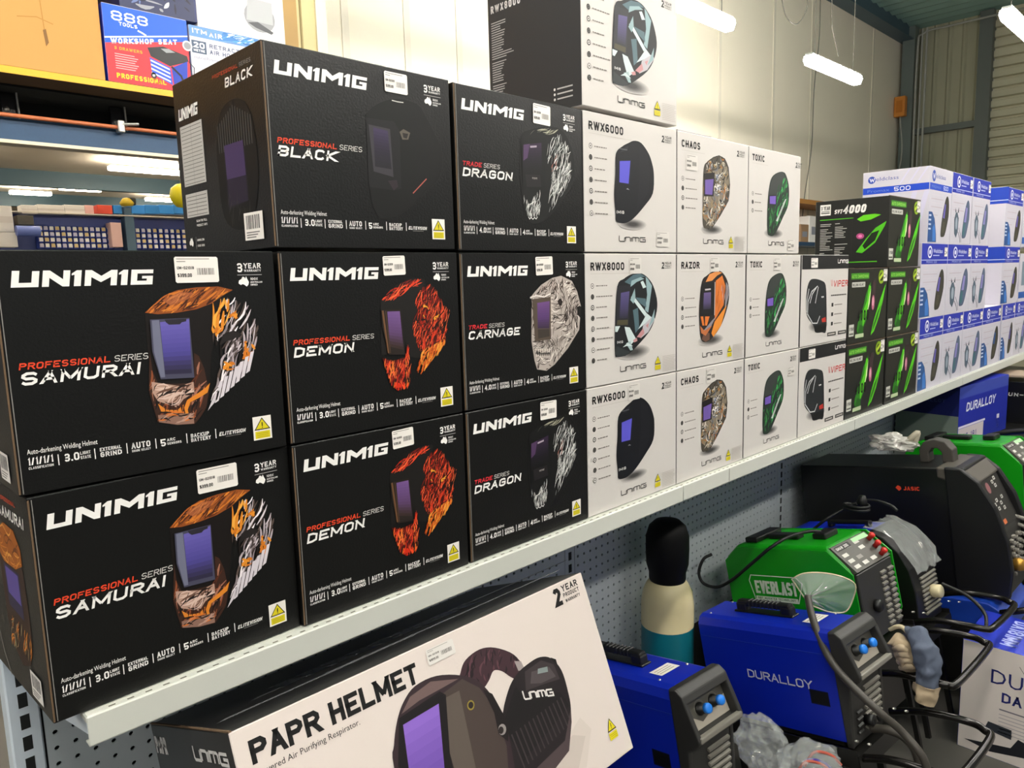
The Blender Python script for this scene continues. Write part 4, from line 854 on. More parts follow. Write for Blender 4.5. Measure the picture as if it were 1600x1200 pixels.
# ------------------------------------------------------------------ gas cylinder
cy = at(1043, 1000, 1, .2); CX = Vector((2.025, .235, FLOOR))
gc = tag(empty('gas_cylinder', CX), 'small cream and teal gas cylinder with a black cap against the perforated panel', 'gas cylinder')
R_ = .087; ztop = at(1040, 812, 1, .235).z - CX.z; zc = at(1040, 905, 1, .235).z - CX.z + .004; zt = at(1040, 975, 1, .235).z - CX.z
mb = MB(); mb.lathe([(0, 0), (R_ * .9, 0), (R_, .01), (R_, zt)], (0, 0, 0), mat('teal_paint', '#12707c', .35)); mb.build('body', gc)
mb = MB(); mb.lathe([(R_, zt), (R_ + .0006, zt + .001), (R_, zt + .002), (R_, zt + .07), (R_ * .985, zt + .085), (R_ * .93, zt + .115), (R_ * .8, zt + .14), (R_ * .62, zc), (0, zc)], (0, 0, 0), mat('cream_paint', '#c9bd92', .4, var=.06, bscale=20)); mb.build('shoulder', gc)
mb = MB(); q = ztop - zc
mb.lathe([(0, zc - .012), (R_ * .66, zc - .012), (R_ * .7, zc + .0), (R_ * .7, zc + .02), (R_ * .8, zc + .05), (R_ * .82, zc + q * .5), (R_ * .81, zc + q * .72), (R_ * .7, zc + q * .88), (R_ * .48, zc + q * .97), (R_ * .2, ztop), (0, ztop)], (0, 0, 0), mat('black_cap', '#060606', .6, spec=.2)); mb.build('cap', gc)
mb = MB()
for k, (h_, m_) in enumerate((('#e9e9e4', 0), ('#1e9a4a', 1))):
    a0 = rad(-62 + k * 16)
    vs = []
    for i in range(5):
        a_ = a0 + rad(14) * i / 4
        for zz in (zt + .075, zt + .115): rr = R_ * (1.012 if zz < zt + .1 else .955); vs.append((rr * math.cos(a_), rr * math.sin(a_), zz))
    mb.add(vs, [[2 * i, 2 * i + 2, 2 * i + 3, 2 * i + 1] for i in range(4)], ink(h_))
mb.build('shoulder_label', gc)['label'] = 'small white and green paper label'

# ------------------------------------------------------------------ welders (local: x width, y from front to back, z up)
def handle(mb_m, x, y0, y1, z, hh=.03, r=.011, par=None):
    mb = MB()
    mb.box(x - .016, x + .016, y0 - .004, y0 + .035, z, z + hh, mb_m, .006, 2); mb.box(x - .016, x + .016, y1 - .035, y1 + .004, z, z + hh, mb_m, .006, 2)
    mb.box(x - .0145, x + .0145, y0, y1, z + hh * .6, z + hh * 1.25, mb_m, .006, 2)
    for k in range(8):
        yy = y0 + .045 + (y1 - y0 - .09) * k / 7; mb.box(x - .0155, x + .0155, yy - .003, yy + .003, z + hh * .62, z + hh * 1.3, mb_m, .002)
    mb.box(x - .02, x + .02, y0 - .01, y1 + .01, z, z + .006, mb_m, .002)
    return mb.build('carry_handle', par)
def duralloy(t, u, v, h, fit, c, m, reg=False):
    x = u; w = fit / 8.0
    c.st('DURALLOY', u, v, h, m, w=.17, ar=1.15, sp=.2, fit=fit)
def blue_welder(name, label, loc, w, L, h, tilt, rz, text=True):
    t = tag(empty(name, loc, (-tilt, 0, rz)), label, 'welder', 'blue welding machines')
    mb = MB(); mb.prism([(0, .015), (w, .015), (w, h - .028), (w - .012, h - .007), (w - .03, h), (.03, h), (.012, h - .007), (0, h - .028)], 1, .012, L, BLUEM)
    mb.box(-.001, w + .001, .016, L - .003, h - .066, h - .0635, mat('seam_blue', '#16309a', .5)); b = mb.build('casing', t)
    mb = MB(); mb.box(.004, w - .004, .03, L - .01, 0, .016, TRAYM); mb.build('base_plate', t)
    # side lettering and cut-out, on the face looking left
    mb = MB(); c = Canvas(mb, (0, L, 0), (0, -1, 0), (0, 0, 1))
    if text: duralloy('', .16, h * .46, .026, .215, c, '#c4c4cc')
    c.h = .0008; c.rect(L - .105, h * .34, L - .05, h * .46, '#060608'); c.up(); c.line([(L - .105, h * .34), (L - .05, h * .34), (L - .05, h * .46), (L - .105, h * .46), (L - .105, h * .34)], .003, '#0b0f2c')
    mb.build('side_lettering', t)
    # front moulding
    mb = MB()
    prof = [(.018, .0), (.0, .0), (-.02, h * .54), (-.052, h * .6), (-.058, h * .64), (-.052, h * .7), (-.022, h * .965), (-.004, h + .003), (.018, h + .002)]
    for x0, x1 in ((-.003, .012), (w - .012, w + .003)): mb.prism(prof, 0, x0, x1, GRYPL, .004, 2)
    mb.prism([(-.03, h * .9), (-.022, h * .965), (-.004, h + .004), (.02, h + .002), (.018, h * .9)], 0, .0, w, GRYPL, .004, 2)
    mb.prism([(-.02, h * .54), (-.052, h * .6), (-.059, h * .64), (-.02, h * .67), (.014, h * .67), (.014, h * .54)], 0, .0, w, GRYPL, .005, 2)
    mb.prism([(-.050, h * .615), (-.060, h * .622), (-.060, h * .665), (-.046, h * .672)], 0, .004, w - .004, LGRYPL, .003, 2)
    mb.prism([(.014, .0), (.002, .0), (-.016, h * .54), (.014, h * .55)], 0, .010, w - .010, GRYPL, .003)
    mb.build('front_moulding', t)
    mb = MB(); a = Vector((0, -.026, h * .665)); bb = Vector((0, -.002, h * .925))
    mb.prism([(-.026, h * .66), (-.002, h * .93), (.013, h * .93), (.013, h * .6)], 0, .010, w - .010, mat('panel_dark', '#4d4a43', .3))
    V = (bb - a).normalized(); c = Canvas(mb, a + Vector((.02, -.0012, 0)), (1, 0, 0), V); Lp = (bb - a).length; ww = w - .04
    c.poly([(-.006, .0), (ww + .006, 0.0), (ww + .006, Lp * .5), (ww * .75, Lp * .36), (ww * .3, Lp * .14), (-.006, Lp * .5)], '#a59d90'); c.up()
    for k in range(2): c.line([(ww * (.33 + .38 * k) + .02 * math.cos(q_ * .4), Lp * .5 + .02 * math.sin(q_ * .4)) for q_ in range(-1, 10)], .0016, '#6e6b64')
    for k, (x_, y_) in enumerate(((.3, .86), (.5, .9), (.62, .78), (.42, .8), (.75, .86))): c.rect(ww * x_, Lp * y_, ww * (x_ + .1), Lp * (y_ + .06), '#6a5a48' if k % 2 else '#8a7a64')
    for k in range(5): c.rect(.002, Lp * (.3 + .1 * k), .007, Lp * (.35 + .1 * k), '#77736c')
    mb.build('control_panel', t)
    N = Vector((1, 0, 0)).cross(V)
    for k in range(2):
        p = a + Vector((.02, 0, 0)) + Vector((ww * (.33 + .38 * k), 0, 0)) + V * Lp * .48
        kn = empty('knob', p, (0, 0, 0)); kn.parent = t
        kn.rotation_euler = Vector((0, 0, 1)).rotation_difference(N).to_euler()
        mb = MB(); mb.lathe([(.0, 0), (.0165, 0), (.016, .004), (.0125, .006), (.0125, .024), (0, .024)], (0, 0, 0), BLKPL, 20); mb.build('knob_base', kn)
        mb = MB(); mb.lathe([(.0, .022), (.0128, .022), (.0132, .03), (.0115, .034), (0, .034)], (0, 0, 0), mat('knob_blue', '#1f7be0', .35), 20); mb.build('knob_cap', kn)['label'] = 'bright blue knob cap'
    mb = MB()
    for k in range(7):
        z = h * .47 - k * .019
        if z < .02: break
        yo = -.016 * z / (h * .54); mb.prism([(yo - .001, z), (yo - .008, z - .004), (yo - .006, z - .011), (yo + .004, z - .006)], 0, w * .40, w - .022, LGRYPL)
        if k > 2: mb.prism([(yo - .001, z), (yo - .006, z - .004), (yo - .004, z - .009), (yo + .004, z - .006)], 0, .03, w * .3, GRYPL)
    mb.build('vent_grille', t)
    mb = MB(); mb.lathe([(0, -.008), (.014, -.008), (.016, -.006), (.016, -.028), (.011, -.03), (0, -.026)], (w * .42, .0, h * .17), BLKPL, 16, ax=1); mb.lathe([(0, -.004), (.014, -.004), (.014, -.018), (0, -.018)], (w * .75, .0, h * .12), BLKPL, 16, ax=1); mb.build('output_socket', t)
    hd = handle(BLKPL, w * .5, L * .38, L * .78, h, .03, par=t)
    mb = MB(); c = Canvas(mb, (0, 0, h), (1, 0, 0), (0, 1, 0)); c.h = .001; c.rect(w * .3, .085, w * .72, .128, STICK); c.up()
    for k in range(3): c.rect(w * .34, .095 + .01 * k, w * .66, .098 + .01 * k, '#b39f90')
    mb.build('label_sticker', t)
    mb = MB()
    for x in (.035, w - .035):
        for y in (.075, L - .03): mb.lathe([(0, h + .003), (.003, h + .0025), (.004, h)], (x, y, 0), STEEL, 8)
    mb.build('screw_heads', t)
    return t
T13 = rad(12.5)
w1 = blue_welder('welding_machine', 'blue welder with two blue knobs, nearest the leaning respirator carton', (1.5, -.19, .194), .187, .465, .325, rad(11), rad(-4.5), False)
w2 = blue_welder('welding_machine', 'blue welder with silver side lettering, in front of the gas cylinder and green welder', (2.0, -.392, .228), .192, .47, .323, rad(12.6), rad(-5))

# green welder
def green_welder(loc, w, L, h, tilt, rz, label, name='welding_machine', full=True):
    t = tag(empty(name, loc, (-tilt, 0, rz)), label, 'welder')
    prof = [(.03, .0), (L, .0), (L, h - .06), (L - .05, h), (.075, h), (.0, h - .075), (.0, .06)]
    mb = MB(); mb.prism([(.02, 0), (L, 0), (L, h - .05), (L - .06, h), (.09, h), (.02, h - .08)], 0, .004, w - .004, GREENM, .014, 3, mx=None); mb.build('casing', t)
    for x0, x1 in ((-.002, .004), (w - .005, w + .002)):
        mb = MB(); mb.prism(prof if x0 > .1 else [(.03, .0), (L, .0), (L, h - .06), (L - .06, h - .01), (.09, h - .012), (.012, h - .09), (.012, .06)], 0, x0, x1, GREENM, .001); mb.build('side_plate', t)
    # sloping panel
    a = Vector((.012, .004, h - .082)); b = Vector((.012, .08, h - .006)); V = (b - a).normalized(); Lp = (b - a).length; ww = w - .024
    mb = MB(); mb.prism([(.003, h - .084), (.08, h - .006), (.095, h - .006), (.03, h - .1)], 0, .012, w - .008, mat('panel_grey', '#4a4842', .4))
    c = Canvas(mb, a, (1, 0, 0), V); c.h = .001
    for k in range(4):
        for j in range(3):
            if (k + j) % 4 != 3: c.rect(ww * (.06 + .24 * j), Lp * (.08 + .23 * k), ww * (.2 + .24 * j), Lp * (.2 + .23 * k), '#c9c7c0' if (k * j) % 2 == 0 else '#8d8a84')
    c.up(); c.rect(ww * .05, Lp * .78, ww * .45, Lp * .96, '#1c1c1a'); c.up(); c.st('GMAW 200', ww * .07, Lp * .82, Lp * .1, '#d8d6d0', fit=ww * .32); c.poly([(ww * .55, Lp * .85), (ww * .98, Lp * .8), (ww * .98, Lp * .98), (ww * .55, Lp * .98)], '#a8d8a0')
    mb.build('control_panel', t)
    N = Vector((1, 0, 0)).cross(V)
    for k in range(3 if full else 0):
        p = a + Vector((ww * .93, 0, 0)) + V * Lp * (.12 + .3 * k) - Vector((ww * .0, 0, 0)) + Vector((-.012 * (2 - k), 0, 0))
        mb = MB(); mb.lathe([(0, 0), (.009, 0), (.008, .012), (.0105, .014), (.0105, .024), (.007, .027), (0, .027)], (0, 0, 0), mat('red_knob', '#d02a24', .35), 14)
        k_ = mb.build('knob', t, p, Vector((0, 0, 1)).rotation_difference(N).to_euler()); k_['label'] = 'red knob'
    mb = MB(); mb.box(.01, w - .008, .004, .03, .01, h - .09, GRYPL, .003); mb.build('front_panel', t)
    mb = MB()
    for k in range(10):
        for x in (.16, .215):
            mb.prism([(.004, h - .12 - k * .019), (-.004, h - .124 - k * .019), (-.002, h - .131 - k * .019), (.006, h - .127 - k * .019)], 0, x * w / .265, (x + .035) * w / .265, LGRYPL)
    mb.build('vent_grille', t)
    mb = MB(); mb.lathe([(0, .0), (.02, .0), (.022, -.012), (.016, -.02), (0, -.02)], (w * .35, .004, h * .35), BLKPL, 18, ax=1); mb.build('output_socket', t)
    mb = MB()
    for y0, y1, x0, x1, z in ((.14, .19, .1, .19, .022), (.24, .36, .09, .135, .018), (.37, .42, .03, .2, .02)): mb.box(x0 * w / .265, x1 * w / .265, y0, y1, h, h + z, BLKPL, .005, 2)
    mb.build('top_handle', t)
    if full:
        mb = MB(); c = Canvas(mb, (-.002, L, 0), (0, -1, 0), (0, 0, 1)); G = '#d3dcc8'; c.h = .001
        x0, x1, y0, y1 = .09, .30, h - .20, h - .11
        c.line([(x0 + .01, y1), (x1 - .02, y1), (x1, y1 - .02), (x1 - .025, y0), (x0 + .015, y0), (x0, y1 - .02), (x0 + .01, y1)], .0035, G)
        c.st('EVERLAST', x0 + .022, y0 + .024, .048, G, w=.22, ar=.62, sp=.1, fit=.165); c.rect(x0 + .018, y0 + .002, x1 - .026, y0 + .015, G); c.up(2); c.st('IGBT INVERTER TECHNOLOGY', x0 + .024, y0 + .0045, .0075, '#0d5a10', w=.2, fit=x1 - x0 - .06)
        mb.build('side_lettering', t)
    return t
wg = green_welder((2.405, -.288, .33), .265, .50, .33, rad(13), rad(-4.7), 'green welder with white framed side lettering and red knobs')

# blue welder behind, its front bagged in plastic
def rounded_welder(loc, w, L, h, tilt, rz):
    t = tag(empty('welding_machine', loc, (-tilt, 0, rz)), 'blue welder with its curved front wrapped in clear plastic, behind the green welder', 'welder', 'blue welding machines')
    mb = MB(); mb.prism([(.075, .012), (L, .012), (L, h), (.12, h), (.085, h - .05), (.075, h - .12)], 0, 0, w, BLUEM, .012, 3); mb.build('casing', t)
    arc = [(.0, .0), (-.006, h * .4), (.004, h * .62), (.03, h * .8), (.075, h * .95), (.115, h + .006), (.135, h + .006), (.105, h * .9), (.085, h * .7), (.08, .0)]
    mb = MB(); mb.prism(arc, 0, -.004, w + .004, BLKPL, .005, 2); mb.build('front_moulding', t)
    mb = MB()
    for k in range(9): mb.prism([(-.006, h * .5 - k * .016), (-.013, h * .5 - .004 - k * .016), (-.01, h * .5 - .01 - k * .016), (.0, h * .5 - .006 - k * .016)], 0, w * .25, w - .015, LGRYPL)
    mb.build('vent_grille', t)
    mb = MB(); mb.lathe([(0, -.006), (.02, -.006), (.024, -.014), (.024, -.04), (.02, -.044), (0, -.044)], (w * .62, .0, h * .3), mat('cream_plastic', '#c9bd98', .4), 20, ax=1); mb.build('dial_cover', t)['label'] = 'cream round dial cover'
    mb = MB(); c = Canvas(mb, (0, L, 0), (0, -1, 0), (0, 0, 1)); c.h = .001; duralloy('', .1, h * .36, .026, .225, c, '#c4c4cc'); mb.build('side_lettering', t)
    mb = MB(); mb.box(.0, w, L, L + .02, .02, h - .02, BLKPL, .006, 2); mb.build('back_panel', t)
    mb = MB(); mb.box(w * .5 - .015, w * .5 + .015, .16, .33, h + .012, h + .026, BLKPL, .006, 2); mb.box(w * .5 - .015, w * .5 + .015, .16, .18, h, h + .02, BLKPL, .004); mb.box(w * .5 - .015, w * .5 + .015, .31, .33, h, h + .02, BLKPL, .004); mb.build('carry_handle', t)
    # plastic film
    rng = random.Random(5); n = 16; mseg = 7; vs = []
    path = [(-.017, h * .55), (-.012, h * .62), (.0, h * .7), (.02, h * .8), (.05, h * .92), (.085, h * .99), (.12, h + .015), (.15, h + .016)]
    for i, (y, z) in enumerate(path):
        for k in range(n + 1): vs.append((-.012 + (w + .024) * k / n, y - rng.uniform(.002, .016), z + rng.uniform(.002, .014)))
    mb = MB(); mb.add(vs, [[i * (n + 1) + k, i * (n + 1) + k + 1, (i + 1) * (n + 1) + k + 1, (i + 1) * (n + 1) + k] for i in range(len(path) - 1) for k in range(n)], BAGM2); mb.build('plastic_wrap', t)['label'] = 'crinkled clear plastic wrap'
    return t
w3 = rounded_welder((2.80, -.322, .27), .19, .47, .34, rad(12.5), rad(-4.7))

# large black welder
def big_welder():
    w, L, h = .30, .79, .50; t = tag(empty('welding_machine', (3.2, -.53, .30), (-rad(8.1), 0, rad(-1))), 'large black welder with small red side lettering and a grey lifting eye', 'welder')
    arc = [(.02, 0), (.0, .1), (.005, .22), (.035, .35), (.085, .45), (.14, .5), (.2, .505), (.2, .0)]
    mb = MB(); mb.prism([(.12, 0), (L, 0), (L, h), (.13, h), (.12, h - .05)], 0, 0.004, w - .004, JBLK, .006, 2); mb.build('casing', t)
    mb = MB(); mb.prism(arc, 0, -.006, .022, BLKPL, .007, 2); mb.prism(arc, 0, w - .022, w + .006, BLKPL, .007, 2)
    mb.prism([(.085, .44), (.135, .498), (.23, .504), (.23, .46), (.12, .42)], 0, .0, w, mat('warm_grey_plastic', '#4a453e', .5), .008, 2); mb.build('front_moulding', t)
    mb = MB(); mb.prism([(.03, .0), (.028, .24), (.1, .45), (.14, .45), (.1, .0)], 0, .015, w - .015, GRYPL, .003)
    a = Vector((.03, .0275, .24)); b = Vector((.03, .0995, .45)); V = (b - a).normalized(); c = Canvas(mb, a, (1, 0, 0), V); c.h = .002; ww = w - .06; Lp = (b - a).length
    c.poly([(ww * .05, Lp * .1), (ww * .95, Lp * .05), (ww * .98, Lp * .92), (ww * .05, Lp * .95)], '#2a2826'); c.up(); c.disc(ww * .3, Lp * .78, .022, '#8a5a5c'); c.up()
    for k, (x, y) in enumerate(((.55, .8), (.62, .72), (.7, .84), (.2, .45), (.35, .5), (.5, .42), (.65, .5), (.3, .36), (.55, .32))): c.rect(ww * x, Lp * y, ww * (x + .1), Lp * (y + .06), '#c2c0ba'); c.up(.4); c.rect(ww * (x + .02), Lp * (y + .015), ww * (x + .07), Lp * (y + .045), '#3a3836')
    c.rect(ww * .25, Lp * .12, ww * .4, Lp * .2, '#c86a40')
    mb.build('control_panel', t)
    mb = MB()
    for i in range(6):
        for j in range(5): mb.box(.1 + .03 * j, .122 + .03 * j, .016, .03, .06 + .026 * i + .01 * (j % 2), .074 + .026 * i + .01 * (j % 2), LGRYPL, .003)
    mb.build('vent_grille', t)
    mb = MB(); mb.lathe([(0, .02), (.024, .02), (.026, .0), (.02, -.014), (0, -.014)], (.1, .0, .11), mat('brass', '#b98a3a', .3, metal=.7), 18, ax=1); mb.build('output_socket', t)['label'] = 'brass output socket'
    # lifting eye
    mb = MB(); E_ = mat('eye_grey', '#3f3b36', .5); P = [(.10, .0), (.10, .05), (.125, .085), (.165, .095), (.205, .085), (.225, .055), (.225, 0), (.19, 0), (.19, .04), (.175, .058), (.155, .058), (.14, .04), (.14, 0)]
    mb.prism([(.10 + a_, h + b_) for a_, b_ in P], 0, w * .4, w * .62, E_, .004, 2); mb.build('lifting_eye', t)
    mb = MB(); c = Canvas(mb, (.004, L, 0), (0, -1, 0), (0, 0, 1)); c.h = .001; c.st('JASIC', .43, .405, .016, '#d8452a', w=.24, ar=.8, fit=.062); c.poly([(.4, .415), (.41, .425), (.42, .42), (.423, .41), (.413, .402), (.407, .408)], '#d8452a')
    c.rect(.76, .066, .8, .071, '#a9a7a2') if False else None
    mb.build('side_lettering', t)
    mb = MB(); mb.box(-.003, .004, .07, .13, .075, .087, STEEL, .003); mb.build('latch', t)
    return t
wj = big_welder()

# second green welder at the far right and other distant stock
wf = green_welder((3.83, -.46, .25), .24, .5, .52, rad(6), rad(-4), 'second green welder, at the right edge behind the large black one', full=False)

# ------------------------------------------------------------------ trolleys with tilted trays and tube handles
def trolley(label, loc, w, L, tilt, rz, hA, hz=.03):
    t = tag(empty('welder_trolley', loc, (-tilt, 0, rz)), label, 'trolley', 'welder trolleys')
    mb = MB(); mb.box(-.02, w + .02, -.03, L, -.012, -.003, TRAYM, .002); mb.box(-.02, w + .02, -.033, -.028, -.05, -.003, TRAYM); 
    for x in (-.022, w + .018): mb.box(x, x + .004, -.03, L, -.04, .012, TRAYM)
    mb.build('tray', t)
    for x in (-.018, w + .004):
        for y, lg in ((.02, loc[2] - FLOOR - .02), (L - .06, max(.12, loc[2] - FLOOR - .02 - math.sin(tilt) * L))):
            mb = MB(); mb.box(x, x + .014, y, y + .016, -lg, -.012, TRAYM); mb.build('leg', t)
    mb = MB(); mb.box(.012, w - .012, .03, L - .07, -.26, -.014, TRAYM, .004); mb.build('cabinet', t)
    P = [(x, y, z) for x, y, z in hA]
    mb = MB(); mb.tube(spline(P, 6), .011, CHROME, 12); mb.build('push_handle', t)
    mb = MB()
    for x in (-.02, w + .02):
        for y in (-.055, -.09): mb.lathe([(0, -.004), (.005, -.003), (.006, 0)], (x + .0, y + .02, hz + .012), STEEL, 8)
    mb.build('bolts', t)
    return t
def wl(o, p):      # world point -> local of an untransformed-scale empty
    M = Matrix.LocRotScale(o[0], Matrix.Rotation(o[2], 3, 'Z') @ Matrix.Rotation(-o[1], 3, 'X'), None)
    return tuple(M.inverted() @ Vector(p))
def mk_trolley(label, loc, w, L, tilt, rz, hx0, hx1, hy, hz):
    loc = Vector(loc) + Vector((0, .01, -.006))
    o = (loc, tilt, rz)
    P = [(hx0, hy + .26, hz - .05), (hx0, hy + .16, hz - .01), (hx0 + .005, hy + .07, hz), (hx0 + .015, hy + .02, hz), (hx0 + .05, hy, hz), (hx1 - .05, hy - .012, hz), (hx1 - .015, hy + .01, hz), (hx1, hy + .05, hz), (hx1 - .01, hy + .16, hz - .01), (hx1 - .01, hy + .26, hz - .05)]
    return trolley(label, loc, w, L, tilt, rz, [wl(o, p) for p in P])
mk_trolley('black trolley under the blue welder nearest the respirator carton', (1.5, -.19, .194), .187, .465, rad(11), rad(-4.5), 1.47, 1.72, -.46, .15)
mk_trolley('black trolley with tube handle under the silver lettered blue welder', (2.0, -.392, .228), .192, .47, rad(12.6), rad(-5), 2.0, 2.315, -.645, .25)
mk_trolley('black trolley with tube handle under the white lettered green welder', (2.405, -.288, .33), .265, .5, rad(13), rad(-4.7), 2.31, 2.70, -.55, .335)
mk_trolley('black trolley with tube handle under the plastic wrapped blue welder', (2.80, -.322, .27), .19, .47, rad(12.5), rad(-4.7), 2.74, 3.06, -.545, .35)
# blue cabinet trolley under the black welder
t = tag(empty('welder_trolley', (3.17, -.52, FLOOR)), 'dark wheeled cabinet with a blue tray under the large black welder', 'trolley')
mb = MB(); mb.box(0, .36, .0, .86, .08, .31, TRAYM, .006, 2); mb.build('cabinet', t)
mb = MB(); mb.prism([(.0, .31), (.86, .31), (.86, .320), (.1, .424), (.07, .424), (.0, .385)], 0, -.004, .364, mat('blue_shade_tray', '#143a9c', .4), .004); mb.build('tray', t)
mb = MB()
for x in (.04, .3):
    for y in (.08, .76): mb.lathe([(0, -.02), (.04, -.018), (.042, 0), (.04, .018), (0, .02)], (x + .01, y, .042), RUBBER, 18, ax=0)
mb.build('wheels', t)
mb = MB(); mb.tube(spline([(.0, .03, .40), (-.01, -.03, .43), (.02, -.09, .45), (.1, -.11, .45), (.28, -.11, .45), (.34, -.09, .45), (.37, -.03, .43), (.36, .03, .4)], 6), .012, CHROME, 12); mb.build('push_handle', t)
# stand under the far green welder
t = tag(empty('machine_stand', (3.80, -.50, FLOOR)), 'low dark stand under the far green welder', 'stand')
mb = MB(); mb.box(0, .3, 0, .6, .25, .375, TRAYM, .004); mb.build('top', t)
for x in (.02, .25):
    for y in (.02, .55): mb = MB(); mb.box(x, x + .03, y, y + .03, 0, .25, TRAYM); mb.build('leg', t)

# ------------------------------------------------------------------ floor-standing white and blue machine carton in the aisle
DX, DYL, DZT = 2.845, -.445, .255
def da(c):
    d = c.d
    c.ft('DURALLOY', .085, .275, .05, '#1f2566', fit=.0 or .36); c.up(); c.st('DA181MM', .125, .215, .036, '#20256a', w=.19, ar=.75, sp=.16, fit=.2)
    c.rect(.12, .185, .26, .19, '#77737a'); 
    for k in range(6): c.rect(.12, .168 - .013 * k, .12 + (.22, .26, .2, .24, .25, .16)[k], .171 - .013 * k, '#aba4a6')
    c.poly([(.02, .035), (.1, .02), (.2, .04), (.25, .08), (.18, .1), (.16, .06)], '#1a1c22'); c.poly([(.08, .1), (.16, .09), (.16, .125), (.09, .13)], '#2c3038'); c.poly([(.22, .0), (.22, .07), (.32, .075), (.36, .05), (.36, .0)], '#1c2a5a'); c.poly([(.38, .05), (.38, .11), (.46, .12), (.46, .06)], '#16171a')
    c.line([(.17, .36), (.19, .33), (.24, .325), (.4, .325)], .002, '#6a6468')
def dside(c): c.d = .6; da(c)
ob = carton('welder_carton', 'white carton with blue lid and printed welder picture, standing on the floor past the handles', DX, FLOOR, .3, DZT - FLOOR, .62, mat('warm_white_carton', '#d9cfc8', .5), mat('warm_white_carton'), None, dside, DYL - .62, 0, 'box', None, mat('blue_carton_lid', '#1b2fae', .45))
mb = MB(); c = Canvas(mb, (.3, .62, DZT - FLOOR), (-1, 0, 0), (0, -1, 0)); c.st('DA181MM', .03, .1, .05, '#aab4e6', w=.18, fit=.23); mb.build('lid_print', ob)

# ------------------------------------------------------------------ blue machine carton and dark stock further down, under the shelf end
q = (4.50, .02, .575)
def db(c):
    w, h = .72, .33
    c.rect(.0, .085, w, h, '#1f2b9c'); c.up(2); c.rect(.0, .265, w, h, '#3a4aa8'); c.up(); c.st('DURALLOY', .1, .185, .05, '#dfe0ee', w=.2, ar=.95, shear=.15, fit=.42); c.rect(.005, .1, .38, .112, '#d8d4e6'); c.rect(.005, .0, .36, .098, '#cdc2c4'); c.up(2)
    c.st('MIG 181', .04, .03, .035, '#4a4a8c', w=.2, fit=.22); c.rect(.56, .03, .6, .11, '#d8d4e6'); c.rect(.36, .0, w, .085, '#1c2a94')
def dbs(c): c.rect(.0, .17, .33, .33, '#141b5c'); c.up(2); c.rect(0, .0, .33, .17, '#76827a'); c.up(); c.st('DURALLOY', .1, .24, .02, '#3a4488', w=.2, fit=.16)
carton('welder_carton', 'blue carton with white slanted lettering tucked under the shelf end', q[0], q[2], .72, .33, .33, mat('blue_carton_lid'), mat('blue_carton_lid'), db, dbs, q[1], rad(-6), 'box')
t = tag(empty('stock_table', (4.48, -.3, FLOOR)), 'dark low table under the far stock', 'table')
mb = MB(); mb.box(0, 1.5, -.2, .64, .695, .72, TRAYM, .003); mb.build('table_top', t)
for x in (.03, 1.44):
    for y in (.0, .6): mb = MB(); mb.box(x, x + .03, y - .1, y - .07, 0, .695, TRAYM); mb.build('leg', t)
def pp(c): c.st('RUN-ON . PUSH-PULL', .1, .17, .022, '#cfccc6', w=.22, shear=.1, fit=.5)
A_ = at(1560, 603, 0, 5.55)
bk = carton('equipment_case', 'black case with white lettering and flat papers on top, far right', 5.45, .57, .5, .26, .62, JBLK, JBLK, None, pp, -.5, 0, 'case')
for k, (yy, rr, hx) in enumerate(((-.48, .1, '#c9b8a8'), (-.3, -.12, '#d4c6b8'), (-.15, .2, '#b3a08e'))):
    mb = MB(); mb.box(0, .3, 0, .24, 0, .012, mat('paper_' + hx[1:], hx, .7), .001); o = mb.build('flat_packet', None, (5.5 + .0 * k, yy, .8312 + .0125 * k), (0, 0, rr))
    tag(o, ['lowest tan packet on the black case', 'middle pale packet on the black case', 'topmost brown packet on the black case'][k], 'packet')
# blue machine with black handle in front of it
t = tag(empty('welding_machine', (4.16, -.66, .36), (-rad(10), 0, 0)), 'blue welder with a black bar handle at the far right edge', 'welder', 'blue welding machines')
mb = MB(); mb.box(0, .24, 0, .5, 0, .36, BLUEM, .015, 3); mb.build('casing', t)
mb = MB(); mb.tube(spline([(.12, .5, .36), (.12, .42, .42), (.12, .25, .44), (.12, .08, .42), (.12, .02, .36)], 6), .014, BLKPL, 10); mb.build('carry_handle', t)
mb = MB(); mb.box(-.004, .244, -.03, .02, .0, .355, BLKPL, .01, 2)
for k in range(6): mb.box(.02, .22, -.036, -.028, .05 + .03 * k, .064 + .03 * k, LGRYPL, .002)
mb.build('front_moulding', t)
t = tag(empty('machine_stand', (4.15, -.64, FLOOR)), 'dark stand under the blue welder at the far right edge', 'stand')
mb = MB(); mb.box(0, .26, 0, .5, .0, .40, TRAYM, .004); mb.build('cabinet', t)

# ------------------------------------------------------------------ cables, bags, gloves
def cable(name, label, pts, r, m, n=8):
    mb = MB(); mb.tube(spline(pts, n), r, m, 10); return tag(mb.build(name), label, 'cable')
def pxs(*L): return [at(a, b, ax, v) for a, b, ax, v in L]
cable('torch_cable', 'thick grey torch cable hanging from the clear bag across the silver lettered blue welder', pxs((1262, 932, 0, 2.1), (1268, 960, 0, 2.06), (1282, 1000, 0, 2.02), (1300, 1035, 0, 1.985), (1325, 1065, 0, 1.975), (1352, 1092, 0, 1.97), (1380, 1118, 0, 1.975), (1408, 1142, 0, 2.0), (1440, 1180, 0, 2.0), (1452, 1215, 0, 2.0)), .0105, CABLE)
cable('earth_cable', 'grey cable coming out of the front socket of the silver lettered blue welder', pxs((1362, 1138, 0, 2.08), (1385, 1140, 0, 2.08), (1410, 1150, 0, 2.08), (1430, 1172, 0, 2.08), (1440, 1210, 0, 2.08)), .012, CABLE)
